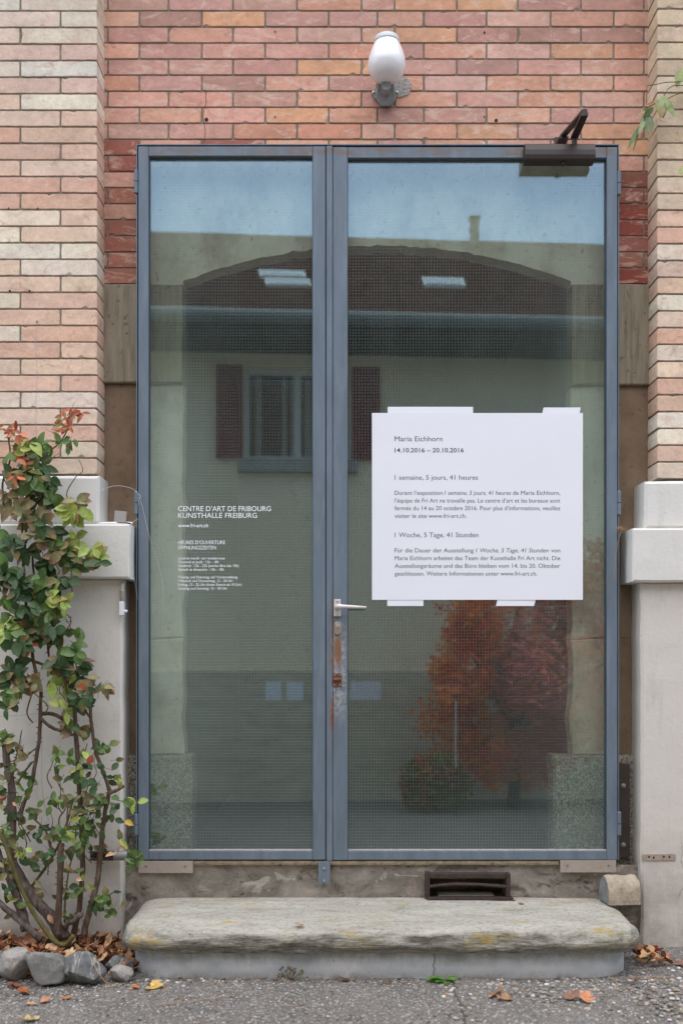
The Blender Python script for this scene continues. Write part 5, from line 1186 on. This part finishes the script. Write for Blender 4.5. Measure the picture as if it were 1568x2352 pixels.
e1 = e0 + sl; m.add([(-hwx - .3, e1.y, e1.z), (hwx + .3, e1.y, e1.z), (hwx + .3, e1.y + 4.3, ez), (-hwx - .3, e1.y + 4.3, ez)], [(0, 1, 2, 3)]); roof = m.build('roof', m_roof(), hs)
m = MB(); m.box(-hwx - .3, hwx + .3, -.6, .34, ez - .16, ez - .06); m.box(-hwx - .3, hwx + .3, -.62, -.601, ez - .18, ez - .01); m.build('eave', SOF, hs)
m = MB(); m.tube([(-hwx - .3, -.69, hz(818) + .16), (hwx + .3, -.69, hz(818) + .16)], .065, 12); m.build('gutter', GUT, hs)
def on_roof(dx, t, off=.06): a = e0 + sl * t; nn = Vector((0, -sl.z, sl.y)).normalized(); return Vector((hx(dx) * (.938 + .43 * t), a.y, a.z)) + nn * off
SKYG = m_simple('skylight_glass', rgb(84, 100, 108), .2, .8, .03, 4, 0)
for (xa, xb, ta, tb) in ((610, 716, .345, .42), (618, 722, .25, .325), (985, 1082, .29, .38)):
    a, b_, c_, d_ = on_roof(xa, ta), on_roof(xb, ta), on_roof(xb, tb), on_roof(xa, tb); nn = Vector((0, -sl.z, sl.y)).normalized() * .05
    m = MB(); m.add([a, b_, c_, d_, a - nn * 2, b_ - nn * 2, c_ - nn * 2, d_ - nn * 2], [(0, 1, 2, 3), (0, 4, 5, 1), (1, 5, 6, 2), (2, 6, 7, 3), (3, 7, 4, 0)], mi=1)
    k_ = .1; ctr = (a + b_ + c_ + d_) / 4; q = [v + (ctr - v) * k_ + nn * .1 for v in (a, b_, c_, d_)]; m.add(q, [(0, 1, 2, 3)]); m.build('skylight', [SKYG, WHITEW], roof)
ch = on_roof(1135, .93, 0); m = MB(); m.box(ch.x - .055, ch.x + .055, ch.y - .055, ch.y + .055, ch.z - .5, ch.z + .36, .01); m.box(ch.x - .075, ch.x + .075, ch.y - .075, ch.y + .075, ch.z + .361, ch.z + .39, .01); m.build('chimney', m_simple('chimney_plaster', rgb(140, 120, 96), .9), roof)
m = MB(); x0, x1 = sorted(wl); z0, z1 = wz
for (a, b_, c_, d_) in ((x0, x0 + .05, z0, z1), (x1 - .05, x1, z0, z1), (x0 + .051, x1 - .051, z0, z0 + .05), (x0 + .051, x1 - .051, z1 - .05, z1), ((x0 + x1) / 2 - .035, (x0 + x1) / 2 + .035, z0 + .051, z1 - .051)): m.box(a, b_, .10, .16, c_, d_, .004)
wn = m.build('window', WHITEW, hs)
m = MB(); m.box(x0 + .04, x1 - .04, .125, .13, z0 + .04, z1 - .04); m.build('pane', WGLASS, wn)
m = MB()
for (a, b_) in ((.36, .43), (.47, .56), (.60, .64), (.08, .14), (.84, .9)):
    for q in range(4): xa = x0 + (x1 - x0) * (a + (b_ - a) * q / 4); m.box(xa, xa + (x1 - x0) * (b_ - a) / 5, .2 + .01 * (q % 2), .215 + .01 * (q % 2), z0, z1)
m.build('curtain', CURT, wn)
m = MB(); m.box(x0 - .1, x1 + .1, .5, .6, z0 - .3, z1 + .1); m.build('room_dark', INTD, wn)
m = MB(); m.box(x0 - .06, x1 + .06, -.09, .1, z0 - .13, z0 - .002, .006); m.build('sill', m_simple('sill_stone', rgb(160, 158, 148), .8), wn)
for (a, b_) in ((hx(497), hx(558)), (hx(808), hx(872))):
    a, b_ = sorted((a, b_)); m = MB(); m.box(a, a + .045, -.055, -.012, z0, z1, .003); m.box(b_ - .045, b_, -.055, -.012, z0, z1, .003)
    nsl = 22
    for i in range(nsl): zz = z0 + (z1 - z0) * (i + .15) / nsl; m.box(a + .046, b_ - .046, -.05, -.02, zz, zz + (z1 - z0) / nsl * .8, .002)
    m.build('shutter', SHUT, hs)
# paper notices on the plinth of the house
for (xa, xb, lab) in ((610, 645, 'white paper notice furthest left, reflected in the left leaf'), (657, 695, 'white paper notice reflected next to the door centre stile'), (803, 875, 'wide white paper notice reflected left of the orange tree')):
    t = thing('paper_notice', lab, 'notice', (0, 0, 0)); mt = Matrix.Translation(hs.location) @ Matrix.Rotation(R(176), 4, 'Z')
    a, b_ = sorted((hx(xa), hx(xb))); m = MB(); m.box(a, b_, -.046, -.0415, hz(1608), hz(1566)); bpy.data.objects.remove(t)
    o = m.build('paper_notice', PAPER); o.matrix_world = mt; tag(o, lab, 'notice', 'notices on the house plinth')
# autumn tree, shrub and post in front of the house
def crown(mb, c, rad, n_, size, cols, seed):
    rnd = random.Random(seed)
    for i in range(n_):
        while True:
            v = Vector((rnd.uniform(-1, 1), rnd.uniform(-1, 1), rnd.uniform(-1, 1)))
            if v.length < 1 and mnoise.noise(v * 2.4 + Vector((seed, 0, 0))) > -.18: break
        p = Vector(c) + Vector((v.x * rad[0], v.y * rad[1], v.z * rad[2])); u = Vector((rnd.gauss(0, .55), .75 + rnd.gauss(0, .4), .9 + rnd.gauss(0, .4))).normalized(); d = u.cross(Vector((rnd.gauss(0, 1), rnd.gauss(0, 1), rnd.gauss(0, 1)))).normalized(); s_ = size * rnd.uniform(.6, 1.3)
        k_ = mnoise.noise(v * 1.6 + Vector((3, seed, 0))); cc = cols[0] if k_ > .1 else cols[1] if k_ > -.15 else cols[2]; cc = tuple(x * rnd.uniform(.75, 1.2) for x in rgb(*cc)[:3]) + (1,)
        sd_ = d.cross(u); mb.add([p, p + d * s_ * .5 + sd_ * s_ * .38, p + d * s_, p + d * s_ * .5 - sd_ * s_ * .38], [(0, 1, 2, 3)], col=cc)
def mp(dx, dy, V): s_ = S0 * V / 4.2; return Vector(((dx - 784) * s_, -(V - 4.2), CZ + (HZ - dy) * s_))
tr = world_thing('autumn_tree', 'orange and red autumn tree across the street, mirrored in right leaf', 'tree', (mp(1190, 1800, 9.4).x, -5.2, -.19))
b0 = Vector((mp(1180, 1800, 9.4).x, -5.2, -.2)); m = MB(); m.tube([b0, b0 + Vector((.03, 0, .6)), b0 + Vector((-.05, 0, 1.2)), b0 + Vector((.1, 0, 2.2))], [.06, .05, .04, .015], 9)
for (dx_, dz_) in ((-.5, 1.1), (.5, 1.3), (.7, 2.0), (-.35, 1.7), (.9, .9)): m.tube([b0 + Vector((0, 0, .7)), b0 + Vector((dx_ * .5, .1, .7 + dz_ * .45)), b0 + Vector((dx_, .1, .7 + dz_ * .8))], [.03, .02, .006], 6)
m.build('trunk', OLDBARK, tr)
m = MB(); OR = [(248, 164, 64), (242, 134, 56), (226, 100, 62)]; PU = [(238, 146, 126), (226, 136, 138), (240, 156, 112)]
for (dx, dy, rx, rz, n_, cl) in ((1080, 1500, 60, 110, 900, OR), (1060, 1640, 50, 80, 500, OR), (1200, 1520, 90, 130, 1200, PU), (1230, 1680, 90, 140, 1100, PU), (1300, 1430, 70, 150, 1000, [(216, 100, 74), (226, 136, 86), (196, 84, 74)]), (1360, 1350, 70, 110, 700, [(228, 150, 94), (208, 110, 72), (196, 100, 76)]), (1140, 1730, 60, 90, 600, OR), (1400, 1560, 100, 170, 1000, PU), (1100, 1420, 50, 60, 320, OR), (1040, 1590, 34, 40, 260, OR), (1015, 1540, 26, 30, 120, OR), (1230, 1560, 70, 90, 700, PU), (1330, 1600, 90, 150, 700, PU), (1075, 1370, 70, 90, 160, OR), (1000, 1650, 50, 60, 110, OR), (1160, 1330, 110, 70, 200, OR), (1080, 1740, 80, 60, 420, OR)):
    c = mp(dx, dy, 9.2 + random.uniform(-.2, .3)); k_ = S0 * 9.3 / 4.2; crown(m, c, (rx * k_ * 1.12, .3, rz * k_ * 1.08), int(n_ * 1.6), .058, cl, int(dx + dy))
m.build('crown', m_leaf('autumn_leaf', .5), tr)
sb = world_thing('shrub', 'dark green low shrub beside the autumn tree, mirrored in right leaf', 'shrub', (mp(1010, 1800, 9.0).x, -4.7, -.18)); m = MB()
b0 = sb.location.copy()
for (dx_, dz_) in ((-.3, .4), (.3, .4), (0, .5), (.15, .3)): m.tube([b0, b0 + Vector((dx_, 0, dz_))], [.015, .004], 6)
m.build('stem', OLDBARK, sb); m = MB(); k_ = S0 * 9.0 / 4.2
crown(m, mp(1000, 1800, 9.0), (85 * k_, .3, 75 * k_), 2200, .05, [(128, 116, 48), (96, 80, 44), (176, 106, 56)], 4); m.build('foliage', LEAF, sb)
ps = world_thing('marker_post', 'thin white marker post with a dark foot, mirrored beside the shrub', 'post', (mp(1048, 1800, 8.6).x, -4.4, -.17))
p0 = ps.location; m = MB(); m.tube([(p0.x, p0.y, mp(0, 1765, 8.6).z), (p0.x, p0.y, mp(0, 1612, 8.6).z)], .006, 8); m.build('rod', WHITEW, ps); m = MB(); m.tube([(p0.x, p0.y, -.2), (p0.x, p0.y, mp(0, 1765, 8.6).z - .001)], .011, 8); m.lathe([(.05, 0), (.05, .03), (.02, .05)], (p0.x, p0.y, -.185), (0, 0, 1), 14); m.build('foot', DARKSTEEL, ps)

for o in COL.objects:
    if '_world' in o: del o['_world']
